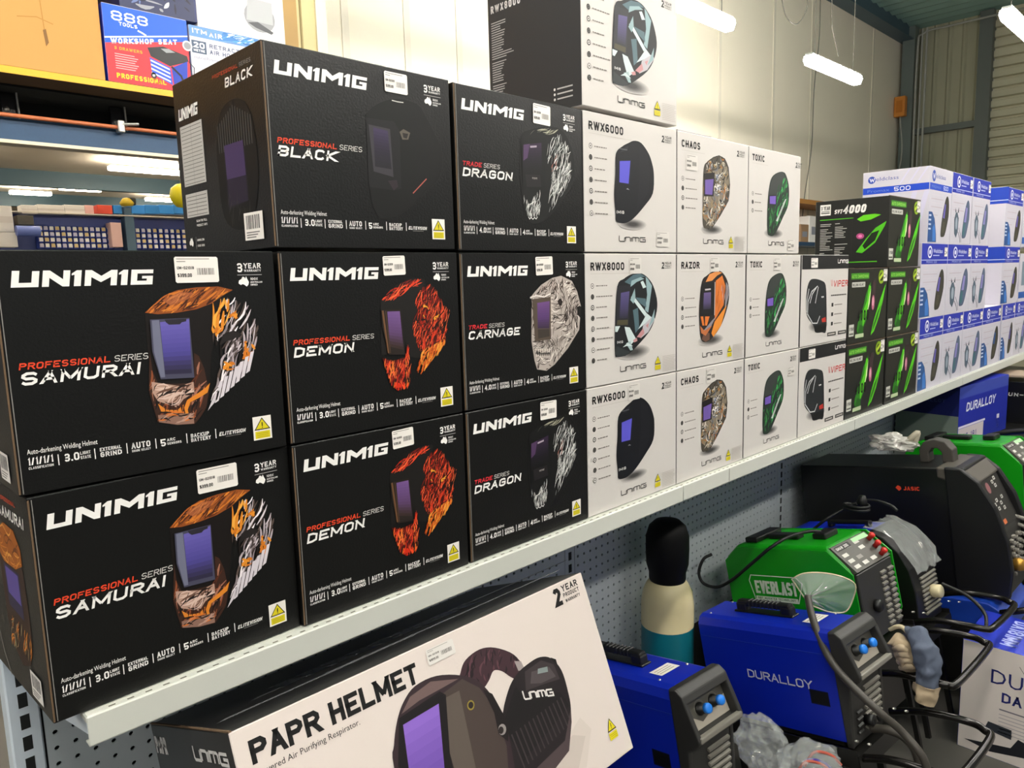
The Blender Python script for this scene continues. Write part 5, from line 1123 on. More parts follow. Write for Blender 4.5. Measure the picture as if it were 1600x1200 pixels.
cable('power_cable', 'thin black cable looped over the green welder', pxs((1112, 866, 0, 2.43), (1099, 874, 0, 2.40), (1092, 895, 0, 2.385), (1100, 912, 0, 2.385), (1122, 917, 0, 2.385), (1145, 905, 0, 2.385), (1175, 880, 0, 2.385), (1205, 855, 0, 2.385)) + pxs((1235, 838, 0, 2.45), (1275, 830, 0, 2.55), (1310, 843, 0, 2.6), (1335, 862, 0, 2.63)) + pxs((1355, 895, 0, 2.62), (1363, 930, 0, 2.6), (1364, 965, 0, 2.52), (1372, 985, 0, 2.45), (1378, 1010, 0, 2.4)), .0058, RUBBER)
cable('plug_lead', 'black lead coiled with its plug on the plastic wrapped blue welder', pxs((1272, 826, 0, 2.83), (1290, 812, 0, 2.83), (1310, 800, 0, 2.86), (1330, 789, 0, 2.88), (1352, 782, 0, 2.9), (1372, 783, 0, 2.9), (1392, 790, 0, 2.9), (1402, 798, 0, 2.9)), .0055, RUBBER)
mb = MB(); p = at(1338, 797, 0, 2.86); mb.tube(spline([p + Vector((.03 * math.cos(a * .8), .045 * math.sin(a * .8), .004 * a * .4)) for a in range(0, 17)], 3), .0055, RUBBER, 8); mb.lathe([(0, -.015), (.015, -.012), (.018, .01), (.012, .03), (0, .032)], p + Vector((.0, -.02, .03)), RUBBER, 14); tag(mb.build('coiled_plug'), 'coiled black cord end with plug lying on the wrapped blue welder', 'plug')
cable('control_lead', 'thin dark lead drooping from the wrapped blue welder to the trolley handle', pxs((1472, 912, 0, 2.93), (1490, 920, 0, 2.93), (1510, 930, 0, 2.92), (1528, 945, 0, 2.9), (1540, 962, 0, 2.88), (1541, 985, 0, 2.8)), .006, RUBBER)
for k in range(4):
    z_ = .06 * k
    cable('welding_lead', 'dark lead in front of the large black welder, %s of four' % ['topmost', 'second from the top', 'third from the top', 'lowest'][k], pxs((1553, 800 + 11 * k, 0, 3.42), (1575, 803 + 11 * k, 0, 3.45), (1605, 812 + 12 * k, 0, 3.45)), .008, LGRYPL)
def bag(name, label, c, r, seed, m, amp=.35, sub=4, parent=None):
    b = bmesh.new(); bmesh.ops.create_icosphere(b, subdivisions=sub, radius=1); 
    for v in b.verts:
        n1 = noise.noise(v.co * 1.7 + Vector((seed, 0, 0))); n2 = 1 - 2 * abs(noise.noise(v.co * 3.2 + Vector((0, seed, 0)))); n3 = abs(noise.noise(v.co * 8 + Vector((seed, seed, 0)))); v.co *= 1 + amp * n1 + amp * .45 * n2 - amp * .5 * n3
        v.co = Vector((v.co.x * r[0], v.co.y * r[1], max(v.co.z, -.85) * r[2]))
    mb = MB(); mb.bm(b, m); o = mb.build(name, parent, c); 
    if label: tag(o, label, 'bag')
    return o
# funnel shaped clear bag hanging over the cable at the green welder
def funnel():
    rim = [(1237, 905), (1255, 896), (1285, 895), (1315, 901), (1336, 913), (1333, 935), (1322, 955), (1300, 957), (1278, 950), (1262, 940)]
    vs = []; n = len(rim); c0 = at(1262, 934, 0, 2.1)
    rng = random.Random(3); R3 = []
    for i, (a, b) in enumerate(rim): R3.append(at(a, b, 0, 2.14 + .1 * (1 - math.cos(6.28 * i / n)) * .5))
    fine = spline(R3 + [R3[0]], 4)[:-1]; n = len(fine); mb = MB()
    for t_ in (0, .3, .65, 1):
        for i, p in enumerate(fine): vs.append(c0.lerp(p, max(t_, .06)) + Vector((rng.uniform(-1, 1), rng.uniform(-1, 1), rng.uniform(-1, 1))) * .005 * (t_ < 1))
    mb.add(vs, [[r * n + i, r * n + (i + 1) % n, (r + 1) * n + (i + 1) % n, (r + 1) * n + i] for r in range(3) for i in range(n)], BAGM, True)
    mb.tube(fine, .0022, mat('bag_rim', '#d8cfa8', .3), 6, closed=True)
    tag(mb.build('plastic_bag'), 'clear open plastic bag around the torch cable in front of the green welder', 'bag')
funnel()
bag('plastic_bag', 'crumpled clear bag between the two front blue welders', at(1190, 1165, 0, 1.85), (.06, .07, .07), 3, BAGM2)
bag('plastic_bag', 'clear bag with red and purple edges at the bottom of the picture', at(1265, 1205, 0, 1.86), (.1, .07, .065), 8, BAGM2)
zb = at(1265, 1190, 0, 1.83); mb = MB()
for k, (hx, dx) in enumerate((('#b5523f', -.02), ('#3f2f8a', -.01), ('#b5523f', .035))):
    mb.tube(spline([zb + Vector((dx - .02, .02, -.03)), zb + Vector((dx - .005, -.0, .012)), zb + Vector((dx + .03, -.03, .0)), zb + Vector((dx + .05, -.05, -.03))], 5), .004, mat('strip_' + hx[1:], hx, .4), 6)
tag(mb.build('zip_strip'), 'red and purple zip strips of the clear bag at the bottom', 'strip')
b_ = bag('plastic_bag', 'crumpled shiny clear bag lying on top of the large black welder', at(1392, 692, 0, 3.33), (.06, .08, .035), 11, mat('foil_bag', '#cfcbc4', .15, alpha=.7, spec=.9), .5)
mb = MB(); mb.tube(spline(pxs((1410, 695, 0, 3.33), (1424, 684, 0, 3.33), (1434, 676, 0, 3.35), (1430, 690, 0, 3.34)), 5), [.012] * 16, mat('tan_paper', '#a79f8c', .6), 8); o = mb.build('bag_neck', b_); o.matrix_parent_inverse = Matrix.Translation(-b_.location)
# welding gloves draped over the handle
gl = tag(empty('work_glove', at(1430, 1020, 0, 2.33)), 'blue-grey denim and tan leather work glove draped over a trolley handle', 'glove')
def gmesh(name, pts, r, hx):
    mb = MB(); P = spline(pxs(*pts), 9); n = len(P); rs = []
    for i in range(n):
        t_ = i / (n - 1) * (len(r) - 1); a = int(min(t_, len(r) - 2)); rs.append(r[a] + (r[a + 1] - r[a]) * (t_ - a))
    mb.tube(P, rs, mat('cloth_' + name, hx, .85, bump=.4, bscale=40), 20)
    mb.v = [tuple(Vector(v) + Vector((noise.noise(Vector(v) * 38), noise.noise(Vector(v) * 38 + Vector((9, 0, 0))), noise.noise(Vector(v) * 30 + Vector((0, 7, 0))))) * min(.012, max(r) * .42)) for v in mb.v]; o = mb.build(name, gl); o.matrix_parent_inverse = Matrix.Translation(-gl.location); return o
gmesh('denim_cuff', ((1418, 985, 0, 2.36), (1434, 996, 0, 2.33), (1446, 1018, 0, 2.31), (1450, 1045, 0, 2.3), (1447, 1070, 0, 2.29)), [.012, .03, .036, .036, .03], '#4d5566')
gmesh('cuff_trim', ((1447, 1070, 0, 2.29), (1446, 1082, 0, 2.285), (1443, 1096, 0, 2.28)), [.034, .033, .026], '#a8957a')
gmesh('leather_palm', ((1395, 1000, 0, 2.34), (1408, 1010, 0, 2.33), (1416, 1030, 0, 2.32), (1424, 1048, 0, 2.31)), [.018, .03, .028, .014], '#b5a184')
for k in range(4): gmesh('finger', ((1398 + 3 * k, 1016 + 9 * k, 0, 2.315), (1408 + 4 * k, 1012 + 10 * k, 0, 2.30), (1418 + 3 * k, 1018 + 9 * k, 0, 2.305)), [.009, .0105, .007], '#b8a58a')
gmesh('strap', ((1390, 984, 0, 2.36), (1402, 979, 0, 2.36), (1414, 984, 0, 2.35), (1424, 1000, 0, 2.33)), [.006, .007, .007, .006], '#b5a88a')

# ------------------------------------------------------------------ the building
def struct(mb, name, label=None):
    o = mb.build(name); o['kind'] = 'structure'
    return o
CEIL = 5.1; WY = 3.8
CREAM = mat('cream_wall_panel', '#fdf3df', .55, var=.03, bscale=1.5)
mb = MB(); mb.box(-8, 26, -9, 40, FLOOR - .1, FLOOR, mat('concrete_floor', '#4f4d48', .45, var=.1, bscale=3)); struct(mb, 'floor')
xe = at(1405, 265, 1, WY).x; xl = at(505, 30, 1, WY).x; ztop = at(1405, 65, 1, WY).z; XE = xe + .02
ROOFM = mat('teal_roof_sheet', '#8fb0a8', .5)
mb = MB(); mb.box(-8, 26, WY + .2, 40, CEIL, CEIL + .1, mat('cream_ceiling', '#f0e4d0', .6)); struct(mb, 'ceiling')
ZR = at(1405, 45, 1, WY).z
mb = MB(); n = 90; vs = []; fs = []
for i in range(n * 2 + 1):
    x = -8 + 25.5 * i / (n * 2); z = ZR + (.035 if (i // 1) % 2 else 0)
    vs += [(x, -9, z + 0.0), (x, WY + .2, z)]
fs = [[2 * i, 2 * i + 1, 2 * i + 3, 2 * i + 2] for i in range(n * 2)]
mb.add(vs, fs, ROOFM); struct(mb, 'ceiling_near')
# cream wall: panels with cover strips
mb = MB(); mb.box(xl, xe, WY, WY + .1, FLOOR, ztop, CREAM); struct(mb, 'wall_rear')
mb = MB()
seams = [at(px_, 150, 1, WY).x for px_ in (545, 640, 720, 1124, 1208, 1267, 1362)]
for x in seams: mb.box(x - .03, x + .03, WY - .008, WY, FLOOR, ztop - .02, mat('cover_strip', '#efe6d4', .5))
struct(mb, 'trim_1')
# posts at the left end of the cream wall
a = at(440, 60, 1, 2.35).x; b = at(466, 60, 1, 2.35).x; c_ = at(496, 60, 1, 2.35).x; d_ = at(512, 60, 1, 2.35).x
mb = MB(); mb.box(a, b, 2.35, 2.45, FLOOR, 4.2, mat('brown_post', '#a9874f', .6)); mb.box(b, c_, 2.36, 2.44, FLOOR, 4.2, mat('olive_post', '#c9b887', .6)); mb.box(b + .02, b + .03, 2.355, 2.36, FLOOR, 4.2, mat('post_line', '#8a7a4a', .6)); mb.box(c_, d_, 2.35, 2.45, FLOOR, 4.2, mat('pale_post', '#e4d9bd', .6)); struct(mb, 'trim_2')
# dark roof beam along the wall top
mb = MB(); BM = mat('slate_beam', '#4b6270', .5); mb.box(xl, xe + .3, WY - .16, WY - .02, ztop, ztop + .28, BM); mb.box(xl, xe + .3, WY - .24, WY + .04, ztop - .015, ztop, BM); mb.box(xl, xe + .3, WY - .24, WY + .04, ztop + .28, ztop + .3, BM); struct(mb, 'trim_3')
# end wall: corrugated sheet, girt, frame, roller door
SH = mat('corrugated_sheet', '#b5b39a', .5)
yj = at(1527, 200, 0, XE).y
mb = MB(); vs = []; fs = []; y = WY + .2; i = 0; step = .22
while y > yj - .05:
    for dy, dx in ((0, 0), (.03, .03), (.06, .03), (.09, 0)): vs += [(XE + .03 - dx, y - dy, FLOOR), (XE + .03 - dx, y - dy, ZR + .1)]
    y -= step
fs = [[2 * k, 2 * k + 2, 2 * k + 3, 2 * k + 1] for k in range(len(vs) // 2 - 1)]
mb.add(vs, fs, SH); struct(mb, 'wall_end')
mb = MB(); GI = mat('girt_steel', '#6d7370', .45); zg = at(1450, 205, 0, XE).z; mb.box(XE - .14, XE - .02, yj, WY, zg - .05, zg + .05, GI); mb.box(XE - .2, XE - .02, yj - .2, yj, FLOOR, ZR, GI); struct(mb, 'trim_4')
DRM = mat('roller_door_sheet', '#d2cdb2', .45)
mb = MB(); vs = []; z = FLOOR; k = 0
while z < ZR:
    vs += [(XE - .07, yj - .2, z), (XE - .07, -9, z), (XE - .075, yj - .2, z + .10), (XE - .075, -9, z + .10), (XE - .01, yj - .2, z + .115), (XE - .01, -9, z + .115), (XE - .01, yj - .2, z + .145), (XE - .01, -9, z + .145)]; z += .16
fs = [[2 * k, 2 * k + 2, 2 * k + 3, 2 * k + 1] for k in range(len(vs) // 2 - 1)]
mb.add(vs, fs, DRM); struct(mb, 'door_1')
# column with conduits and an orange box
cx = at(1418, 200, 1, WY - .12)
mb = MB(); mb.box(XE - .30, XE - .1, WY - .26, WY - .06, FLOOR, ZR, mat('column_slate', '#6d7876', .5)); struct(mb, 'trim_5')
for k, dx in enumerate((.02, .09, .16)):
    mb = MB(); x = XE - .34 + 0 * dx; y = WY - .3 - dx; mb.tube([(x, y, FLOOR), (x, y, ZR - .1)] if k else spline([(x, y, FLOOR), (x, y, 3.0), (x, y, ZR - .5), (x, y - .08, ZR - .18), (x, y - .5, ZR - .15), (x, y - 1.6, ZR - .15)], 5), .018, mat('conduit', '#a9aaa4', .4), 8)
    tag(mb.build('conduit_pipe'), 'pale conduit pipe running up the corner column, %s' % ['bending along the roof', 'middle of the three', 'furthest from the wall'][k], 'pipe')
p = at(1407, 167, 0, XE - .4); mb = MB(); mb.box(p.x - .06, p.x + .06, p.y - .09, p.y + .09, p.z - .17, p.z + .17, mat('orange_box', '#d98a34', .5), .01, 2); mb.box(p.x - .066, p.x - .058, p.y - .05, p.y + .05, p.z - .1, p.z + .1, mat('orange_lid', '#c4741f', .5)); tag(mb.build('junction_box'), 'orange junction box on the corner column', 'box')
mb = MB(); mb.tube(spline([(p.x, p.y, p.z - .17), (p.x - .02, p.y - .06, p.z - .8), (p.x, p.y + .03, p.z - 1.5), (p.x, p.y, p.z - 2.6)], 6), .012, mat('conduit'), 6); tag(mb.build('hanging_cable'), 'pale cord hanging below the orange junction box', 'cable')

# LED battens ---------------------------------------------------------
def batten_make():
    t = empty('light_batten')
    mb = MB(); mb.box(0, 1.12, -.035, .035, .035, .055, mat('batten_body', '#d9d9d4', .4), .004); mb.build('housing', t)
    mb = MB(); mb.prism([(-.045, .035), (-.052, .0), (-.034, -.045), (.034, -.045), (.052, .0), (.045, .035)], 0, .004, 1.116, mat('batten_glow', '#fff9f0', .5, emit=LAMP), .004); mb.build('diffuser', t)
    mb = MB()
    for x in (.12, 1.0): mb.tube([(x, 0, .05), (x, 0, ZR - 3.4)], .0035, mat('wire_grey', '#6d6a62', .5), 5)
    mb.build('suspension_wire', t)
    return t
LX0 = at(1340, 115, 1, 1.91).x - 1.12
first = None
names = {(0, 1): 'hanging light batten against the cream wall, right of the white cartons', (1, 1): 'hanging light batten at the top edge above the highest white carton', (0, 2): 'hanging light batten in the top right corner'}
LZ = 3.4
for r, y in enumerate((1.91, .42, -1.07, -2.56)):
    for k in range(2 if r == 0 else 5):
        x = LX0 + 1.9 - 2.5 * k if False else LX0 - 2.5 * k
        if first is None: first = o = batten_make(); o.location = (x, y, LZ)
        else: o = clone(first, (x, y, LZ))
        lb = {(0, 0): 'glowing light batten hanging before the cream wall, right of the white cartons', (0, 1): 'glowing light batten cut by the top edge above the highest white carton', (1, 0): 'glowing light batten in the top right corner'}.get((r, k))
        tag(o, lb or 'glowing light batten above the aisle outside the frame', 'light', 'hanging light battens')
mb = MB(); p = at(1208, 20, 1, 1.95); q = at(1282, 120, 1, WY - .06)
for nm, lb, P in (('hanging_cable', 'thin wire swagged beside the light batten before the cream wall', pxs((1220, -10, 1, 1.95), (1228, 25, 1, 1.95), (1245, 38, 1, 1.95), (1260, 15, 1, 1.95), (1262, -10, 1, 1.95))),
                  ('hanging_cable', 'dark cable hanging down the cream wall behind the white cartons', pxs((1282, -5, 1, 3.7), (1280, 60, 1, 3.7), (1272, 140, 1, 3.7), (1268, 230, 1, 3.7), (1258, 300, 1, 3.7), (1253, 345, 1, 3.7))),
                  ('hanging_cable', 'second thin wire above the light batten before the cream wall', pxs((1300, -5, 1, 1.95), (1300, 40, 1, 1.95), (1306, 70, 1, 1.95), (1310, 88, 1, 1.93)))):
    mb = MB(); mb.tube(spline(P, 6), .006 if 'dark' in lb else .004, mat('wire_grey'), 6); tag(mb.build(nm), lb, 'cable')

# ------------------------------------------------------------------ pallet rack behind with cartons
RY = 2.0
def X(px, py, y=RY): return at(px, py, 1, y).x
def Zz(px, py, y=RY): return at(px, py, 1, y).z
rk = tag(empty('pallet_rack', (0, 2.0, FLOOR)), 'storage rack behind the black cartons with a yellow-edged deck', 'rack')
def rpart(mb, name, lb=None):
    o = mb.build(name, rk); o.matrix_parent_inverse = Matrix.Translation(-rk.location)
    if lb: o['label'] = lb
zd = Zz(0, 101) ; xr = X(440, 30) - .02
mb = MB(); mb.box(-2.4, xr, RY, RY + .95, zd - .022, zd, mat('deck_board', '#6b4e30', .7, var=.1, bscale=8)); rpart(mb, 'deck_board')
mb = MB(); mb.box(-2.4, xr, RY - .004, RY + .0, zd - .024, zd - .0005, mat('yellow_edge', '#e3a81e', .5)); rpart(mb, 'deck_edge', 'yellow deck edge')
BY = RY + .03; RB = mat('rack_blue', '#1c3f5e', .5, var=.12, bscale=120)
zr = at(0, 180, 1, BY).z; zb_ = at(0, 217, 1, BY).z
mb = MB(); mb.box(-2.4, xr + .2, BY, BY + .05, zb_, zr - .005, RB); rpart(mb, 'rear_beam', 'dark blue beam')
mb = MB(); mb.box(-2.4, xr + .2, BY - .01, BY + .06, zb_ - .012, zb_, mat('beam_cap', '#d8cbb2', .5)); rpart(mb, 'beam_flange', 'cream lower flange')
mb = MB(); mb.tube([(-2.4, BY - .02, zr), (xr + .2, BY - .02, zr)], .0075, mat('orange_rail', '#b5643c', .45), 8); rpart(mb, 'rail', 'orange rail')
mb = MB(); mb.box(-2.4, xr + .2, RY + .40, RY + .46, 1.55 + (zr - 1.55) * 3.5 / 3.13 - .035, zd - .023, DARKBACK); mb.box(-2.4, xr + .2, RY + .16, RY + .40, zd - .03, zd - .0225, DARKBACK); rpart(mb, 'under_deck_shade')  # black sheets standing in for the deep shade under the deck
for px_, pz in ((18, 165), (184, 195)):
    x = at(px_, 130, 1, RY + .3).x; mb = MB(); mb.tube([(x, RY + .25, zd - .03), (x + .005, RY + .26, zd - .165), (x + .02, RY + .262, zd - .175), (x + .075, RY + .262, zd - .172), (x + .08, RY + .262, zd - .162)], .004, STEEL, 8); rpart(mb, 'hook')
    mb = MB(); mb.box(x - .05, x + .0, RY + .27, RY + .29, zd - .17, zd - .03, BLKPL, .003); rpart(mb, 'bracket')
    mb = MB()
    for z_ in (zd - .09, zd - .15): mb.lathe([(0, -.006), (.009, -.004), (.01, 0)], (x - .032, RY + .268, z_), STEEL, 8, ax=1)
    rpart(mb, 'bolts')
x = at(187, 190, 1, BY - .02).x; mb = MB(); mb.box(x - .012, x + .012, BY - .04, BY, zr - .02, zr + .025, STEEL, .004); mb.tube([(x, BY - .035, zr + .01), (x + .06, BY - .04, zr + .016)], .006, STEEL, 8); rpart(mb, 'rail_clamp')
for xx in (-2.3,): mb = MB(); mb.box(xx, xx + .08, RY, RY + .08, FLOOR, 3.6, RB); rpart(mb, 'upright')
mb = MB(); mb.box(xr + .02, xr + .06, BY + .3, BY + .4, FLOOR, 3.6, RB); rpart(mb, 'upright')
# cartons on the deck
x0 = X(168, 125)
def kb(c): c.line([(.92, .42), (.925, .25), (.93, .14)], .004, '#a87a38'); c.line([(.85, .17), (.91, .18), (.96, .165)], .004, '#a87a38'); c.poly([(.925, .14), (.935, .145), (.94, .1), (.93, .085)], '#7a5526'); c.st('GWS; 1PC'.replace(';', ''), .78, .365, .02, '#6a4a24', w=.2, fit=.14)
carton('cardboard_box', 'large brown cardboard box on the yellow-edged deck, top left corner', x0 - 1.12, zd + .002, 1.115, .62, .6, KRAFT_BOX, KRAFT_BOX, kb, None, RY + .005, 0, 'box')
wS = X(298, 137) - x0
def ws(c):
    w, h = wS, .275
    c.rect(0, 0, w, h, '#d8303a'); c.up(2); c.poly([(0, .135), (w, .195), (w, h), (0, h)], '#1858c4'); c.up(2); c.poly([(0, .152), (w, .214), (w, .219), (0, .157)], '#e4ecf6'); c.up()
    c.st('888', .03, .222, .034, '#e8eef8', w=.16, ar=1.0, shear=.0, fit=.13); c.st('TOOLS', .055, .206, .013, '#e8eef8', w=.2, fit=.065); c.line([(.12, .2), (.135, .195), (.15, .188)], .006, '#e8eef8')
    U = c.U.copy(); c.U = c.U + c.V * .17; c.st('WORKSHOP SEAT', .02, .132, .019, '#f4f4f4', w=.24, fit=.245); c.U = U
    c.st('3 DRAWERS', .03, .118, .011, '#e8a01e', w=.2, fit=.1); c.disc(.305, .18, .02, '#c9c9cc'); c.up(); c.disc(.305, .18, .014, '#8a8a90'); c.up()
    c.st('PROFESSIONAL', .03, .016, .018, '#e8c41e', w=.24, fit=.18)
    for k in range(7): c.rect(.03, .05 + .0085 * k, .1 + .006 * (k % 3), .053 + .0085 * k, '#e8a0a0')
    c.up(); c.poly([(.15, .145), (.21, .16), (.3, .14), (.305, .12), (.23, .09), (.16, .115)], '#26282a'); c.up(2); c.poly([(.2, .15), (.23, .155), (.255, .145), (.22, .138)], '#8a8c90'); c.poly([(.155, .11), (.23, .085), (.235, .02), (.16, .05)], '#2a52c4'); c.poly([(.235, .085), (.3, .12), (.295, .055), (.24, .02)], '#1c3aa4'); c.up(2)
    for k in range(4): c.poly([(.158, .103 - .015 * k), (.228, .08 - .015 * k), (.228, .074 - .015 * k), (.158, .097 - .015 * k)], '#dfe6f4')
    c.line([(.235, .09), (.27, .06), (.285, .02)], .008, '#141414'); c.line([(.305, .12), (.325, .1), (.32, .05), (.29, .03)], .003, '#141414')
    for u, v in ((.165, .045), (.25, .015)): c.disc(u, v, .011, '#1a1a1a'); c.up(); c.disc(u, v, .005, '#c8c8c8')
carton('retail_box', 'red and blue retail box picturing a blue workshop seat, on the rack deck', x0 + .004, zd + .002, wS, .277, .4, CARD_BLU, mat('blue_carton_lid'), ws, None, RY, 0, 'box')
x1 = x0 + wS + .012; wH = X(440, 60) - x1 - .02
def hb(c):
    w = wH; c.rect(0, .222, w, .264, '#5f8ac0'); c.up(2); c.poly([(.12, .226), (.26, .24), (w, .228), (w, .26), (.14, .262)], '#3f7ab8'); c.strands([(.13, .226), (w, .226), (w, .262), (.13, .262)], 40, 10, .05, .006, ['#9ab8d8', '#2f6aa8', '#c8d8ea', '#4a90c8'], 5); c.st('ITM', .012, .236, .018, '#f0f4fa', w=.26, ar=.9, fit=.06); c.st('AIR', .08, .232, .018, '#f0f4fa', w=.26, fit=.055)
    c.rect(.006, .16, .065, .208, '#44546a'); c.up(2); c.st('20', .013, .18, .022, '#f0f0f4', w=.24, ar=.9, fit=.045); c.st('METRE', .013, .166, .009, '#f0f0f4', w=.24, fit=.045)
    c.st('RETRACTABLE', .078, .188, .016, '#54607a', w=.2, fit=.2); c.st('AIR HOSE REEL', .078, .165, .016, '#54607a', w=.2, fit=.2); c.ft('Hybrid Polymer Air Hose', .012, .138, .011, '#7a8090', fit=.17)
    for k in range(6): c.rect(.012, .118 - .014 * k, .16, .121 - .014 * k, '#b4b6c4')
carton('retail_box', 'pale air hose retail box with a blue top band, behind the top black carton', x1, zd + .002, wH, .265, .4, mat('pale_carton', '#c2c1cc', .45), mat('pale_carton'), hb, None, RY, 0, 'box')
def vb(c): c.rect(.0, .0, .28, .3, '#2a3050'); c.up(2); c.strands([(.02, .01), (.27, .01), (.27, .2), (.02, .2)], 30, 20, .06, .012, ['#8a8c94', '#c4c4c8', '#1a1c30', '#5a6a9a'], 3, spread=50)
carton('retail_box', 'dark blue photo-printed box stacked on the workshop seat box', x0 + .07, zd + .28, .29, .3, .38, mat('navy_carton'), mat('navy_carton'), vb, None, RY + .004, 0, 'box')
def cb(c): c.poly(ell(.27, .09, .07, .06), '#8a8c8e'); c.up(2); c.poly([(.21, .07), (.33, .07), (.33, .16), (.22, .16)], '#a4a6a8'); c.up(); c.poly([(.215, .06), (.25, .045), (.32, .03), (.33, .04), (.26, .07)], '#4a4c50')
carton('retail_box', 'white retail box with a grey machine picture stacked on the air hose box', x1 + .04, zd + .268, wH + .0, .3, .38, mat('pale_carton2', '#d6d2cc', .5), mat('pale_carton2'), cb, None, RY + .006, 0, 'box')

# ------------------------------------------------------------------ the far end of the store, seen under the rack
for k, (p0, p1) in enumerate(((262, 288), (299, 321))):
    D = at(0, p0, 2, CEIL).y
    mb = MB(); mb.box(-8, 26, D, D + .25, at(0, p1, 1, D).z, CEIL - .001, mat('teal_beam', '#3f5a66', .55)); struct(mb, 'ceiling_beam_%d' % (k + 1))
mb = MB(); mb.box(-8, 26, 39.9, 40, FLOOR, CEIL + .1, mat('far_wall', '#b5aa98', .6)); struct(mb, 'wall_far')
def far_tube(px0, py0, px1, y, lb, z=None):
    y = at(px0, py0, 2, 4.9).y; a = at(px0, py0, 1, y); b = at(px1, py0 + 8, 1, y); mb = MB(); mb.box(a.x, b.x, y - .12, y + .12, a.z - .06, a.z + .06, mat('tube_glow', '#fff3df', .5, emit=45.0), .02)
    o = mb.build('ceiling_light'); tag(o, lb, 'light', 'ceiling lights of the far store')
far_tube(170, 262, 330, 17.5, 'bright ceiling light above the far shelves, largest of those seen under the rack'); far_tube(15, 300, 80, 22.5, 'bright ceiling light at the far left under the rack'); far_tube(228, 311, 330, 21.5, 'bright ceiling light beside the top black carton edge'); far_tube(112, 324, 142, 27, 'small far ceiling light just above the white boxes')
FYD = 8.0
for j, yy in enumerate((7, 10, 13, 16, 21, 26)):  # extra lamps added out of view to brighten the far ceiling
    for i, xx in enumerate((-2.0, 2.5, 7.0, 11.5)):
        mb = MB(); mb.box(xx, xx + 1.2, yy - .1, yy + .1, CEIL - .35, CEIL - .25, mat('tube_glow'), .02); tag(mb.build('ceiling_light'), 'added unseen ceiling light brightening the far store', 'light', 'added unseen far ceiling lights')
fs_ = tag(empty('parts_shelving', (2.0, FYD, FLOOR)), 'far run of blue louvred shelving holding rows of parts bins', 'shelving')
def fx(px, py): return at(px, py, 1, FYD)
mb = MB(); l = fx(0, 330).x - .6; r_ = fx(330, 340).x; zt_ = fx(150, 340).z; mb.box(l, r_, FYD + .05, FYD + .1, FLOOR, zt_ + .02, mat('blue_louvre', '#3a4a8c', .5)); o = mb.build('back_panel', fs_); o.matrix_parent_inverse = Matrix.Translation(-fs_.location)
mb = MB(); mb.box(l, r_, FYD - .14, FYD + .05, at(150, 334, 1, FYD - .13).z - .014, at(150, 334, 1, FYD - .13).z - .002, mat('pale_shelf', '#d8d0c0', .5)); o = mb.build('top_shelf', fs_); o.matrix_parent_inverse = Matrix.Translation(-fs_.location)
mb = MB(); a = fx(190, 350); b = fx(204, 350); mb.box(a.x, b.x, FYD - .12, FYD + .02, FLOOR, fx(197, 325).z, mat('steel_blue_post', '#4d6a80', .5)); o = mb.build('post', fs_); o.matrix_parent_inverse = Matrix.Translation(-fs_.location)
first_b = None; zs = [fx(60, y_).z for y_ in (357, 366, 375, 384)]
for px_ in list(range(56, 176, 9)) + list(range(208, 290, 9)):
    for j, zz in enumerate(zs):
        x = fx(px_, 360).x; hx = ['#e9e6de', '#d8c08a', '#e9e6de', '#c9c4d6'][(px_ * 7 + j * 5) % 4]
        if first_b is None or True:
            key = '_bin' + hx
            if key not in _TX:
                mb = MB(); mb.prism([(-.06, 0), (.045, 0), (.045, .06), (-.03, .06), (-.07, .03)], 0, 0, .046, mat('bin_blue', '#3f55b0', .45)); mb.box(.005, .041, -.074, -.064, .012, .05, ink(hx)); o = mb.build('parts_bin'); _TX[key] = o
            else: o = _TX[key].copy(); COL.objects.link(o)
            o.location = (x, FYD, zz - .03); tag(o, 'small blue bin with a pale label on the far louvred shelving', 'bin', 'parts bins on the far shelving')
first_b = True
def farbox(px0, px1, py0, py1, hx, lb, nm='carton', dy=0.0, cat='box', group=None):
    a = at(px0, py1, 1, FYD - .13 + dy); b = at(px1, py0, 1, FYD - .13 + dy); mb = MB(); mb.box(a.x, b.x, a.y, a.y + .16, a.z, b.z, mat('far_' + hx[1:], hx, .5), .004); mb.box(a.x + .004, b.x - .004, a.y - .002, a.y, a.z + (b.z - a.z) * .35, a.z + (b.z - a.z) * .6, mat('far_stripe_' + hx[1:], {'#ebe4dc': '#d9cfc6'}.get(hx, hx), .5)); tag(mb.build(nm), lb, cat, group)
zsh = 334
for k, (p0, p1, hx, lb) in enumerate(((34, 58, '#ebe4dc', 'leftmost white carton on top of the far shelving'), (59, 100, '#ebe4dc', 'second white carton from the left on top of the far shelving'), (101, 132, '#ebe4dc', 'third white carton from the left on top of the far shelving'), (133, 146, '#e8b4ac', 'pink carton on top of the far shelving'), (153, 175, '#dc4a34', 'red carton on top of the far shelving'),
    (178, 190, '#2a86d4', 'blue carton just left of the blue post on the far shelving'), (206, 226, '#2f8ee0', 'first blue carton right of the blue post'), (227, 248, '#2a86d4', 'second blue carton right of the blue post'), (249, 271, '#2f8ee0', 'third blue carton right of the blue post'), (272, 294, '#2a86d4', 'fourth blue carton right of the blue post, by the black box edge'))):
    farbox(p0, p1, 321, 333.5, hx, lb)
for k, (p0, p1, py0, py1, hx, lb, nm) in enumerate(((-6, 18, 322, 362, '#ebe4dc', 'big white carton at the left edge of the far view', 'carton'), (-6, 26, 363, 386, '#e6dfd6', 'pale carton below the big white one at the left edge', 'carton'), (28, 52, 337, 351, '#4a4438', 'dark carton beside the big white one', 'carton'), (176, 189, 348, 386, '#e0b8b0', 'pink and cream packet hanging on the far post', 'packet'))):
    farbox(p0, p1, py0, py1, hx, lb, nm, -.3 if k < 3 else -.05)
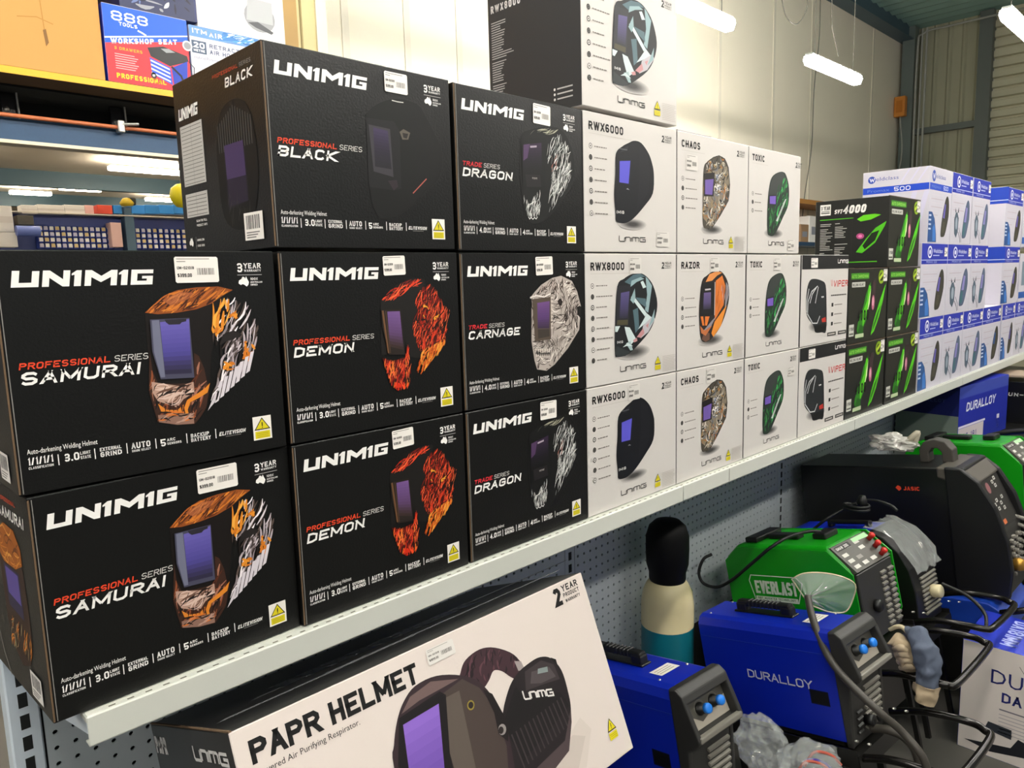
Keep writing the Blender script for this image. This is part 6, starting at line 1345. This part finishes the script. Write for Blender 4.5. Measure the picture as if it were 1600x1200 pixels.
a = at(44, 361, 1, FYD - .5); mb = MB(); mb.tube([a + Vector((-.1, 0, 0)), a + Vector((.1, 0, 0))], .05, mat('roll_blue', '#6a7cc4', .4), 16); tag(mb.build('film_roll'), 'pale blue roll lying at the left of the far bins', 'roll')
a = at(198, 316, 1, FYD - .2); mb = MB(); mb.lathe([(0, 0), (.06, .0), (.075, .03), (.04, .08), (0, .09)], a - Vector((0, 0, .04)), mat('yellow_tool', '#c4a81e', .4), 12); mb.box(a.x, a.x + .09, a.y - .03, a.y + .03, a.z - .03, a.z + .05, BLKPL, .01); tag(mb.build('power_tool'), 'yellow and black power tool on top of the far blue post', 'tool')
a = at(284, 305, 1, 7.0); mb = MB(); mb.lathe([(0, -.13), (.06, -.12), (.11, -.06), (.12, 0), (.1, .07), (.05, .11), (0, .12)], a, mat('yellow_sign', '#e8d81e', .4), 20); mb.tube([a + Vector((0, 0, .11)), (a.x, a.y, CEIL)], .006, mat('wire_grey'), 6); tag(mb.build('yellow_buoy'), 'yellow round float hanging beside the top black carton edge', 'float')

# ------------------------------------------------------------------ low rack of stock before the cream wall, seen right of the white cartons
sr = tag(empty('stock_rack', (at(1262, 330, 1, 3.4).x, 3.4, FLOOR)), 'timber-topped stock rack against the cream wall, seen between the white and charcoal cartons', 'rack')
def spart(mb, nm): o = mb.build(nm, sr); o.matrix_parent_inverse = Matrix.Translation(-sr.location)
a = at(1225, 312, 1, 3.35); b = at(1400, 330, 1, 3.35); z1 = at(1265, 312, 1, 3.35).z; z2 = at(1262, 378, 1, 3.35).z
mb = MB(); mb.box(a.x, b.x, 3.35, 3.78, z1 - .06, z1, mat('timber_orange', '#b07a3c', .6)); spart(mb, 'top_board')
mb = MB(); mb.box(a.x, b.x, 3.36, 3.78, z2 - .05, z2, RB); spart(mb, 'lower_shelf')
for x in (a.x, b.x - .08): mb = MB(); mb.box(x, x + .08, 3.36, 3.44, FLOOR, z1 - .06, RB); spart(mb, 'post')
xs = at(1252, 340, 1, 3.4).x; dz = z1 - .08 - z2
for k, (hx, ww, hh) in enumerate((('#9a7a5a', .25, .5), ('#ece8e2', .35, .75), ('#c9a27a', .3, .6), ('#ece8e2', .3, .8))):
    mb = MB(); x = xs + .04 + sum((.25, .35, .3, .3)[:k]) + .02 * k; mb.box(x, x + ww, 3.42, 3.7, z2, z2 + dz * hh, mat('stk_' + hx[1:], hx, .6), .006); mb.box(x + ww * .2, x + ww * .8, 3.418, 3.42, z2 + dz * hh * .3, z2 + dz * hh * .6, mat('stk_lbl', '#8a8d96', .6)); tag(mb.build('stock_carton'), ['brown carton at the left of the stock rack', 'tall white carton second on the stock rack', 'tan carton third on the stock rack', 'tall white carton last on the stock rack'][k], 'box')
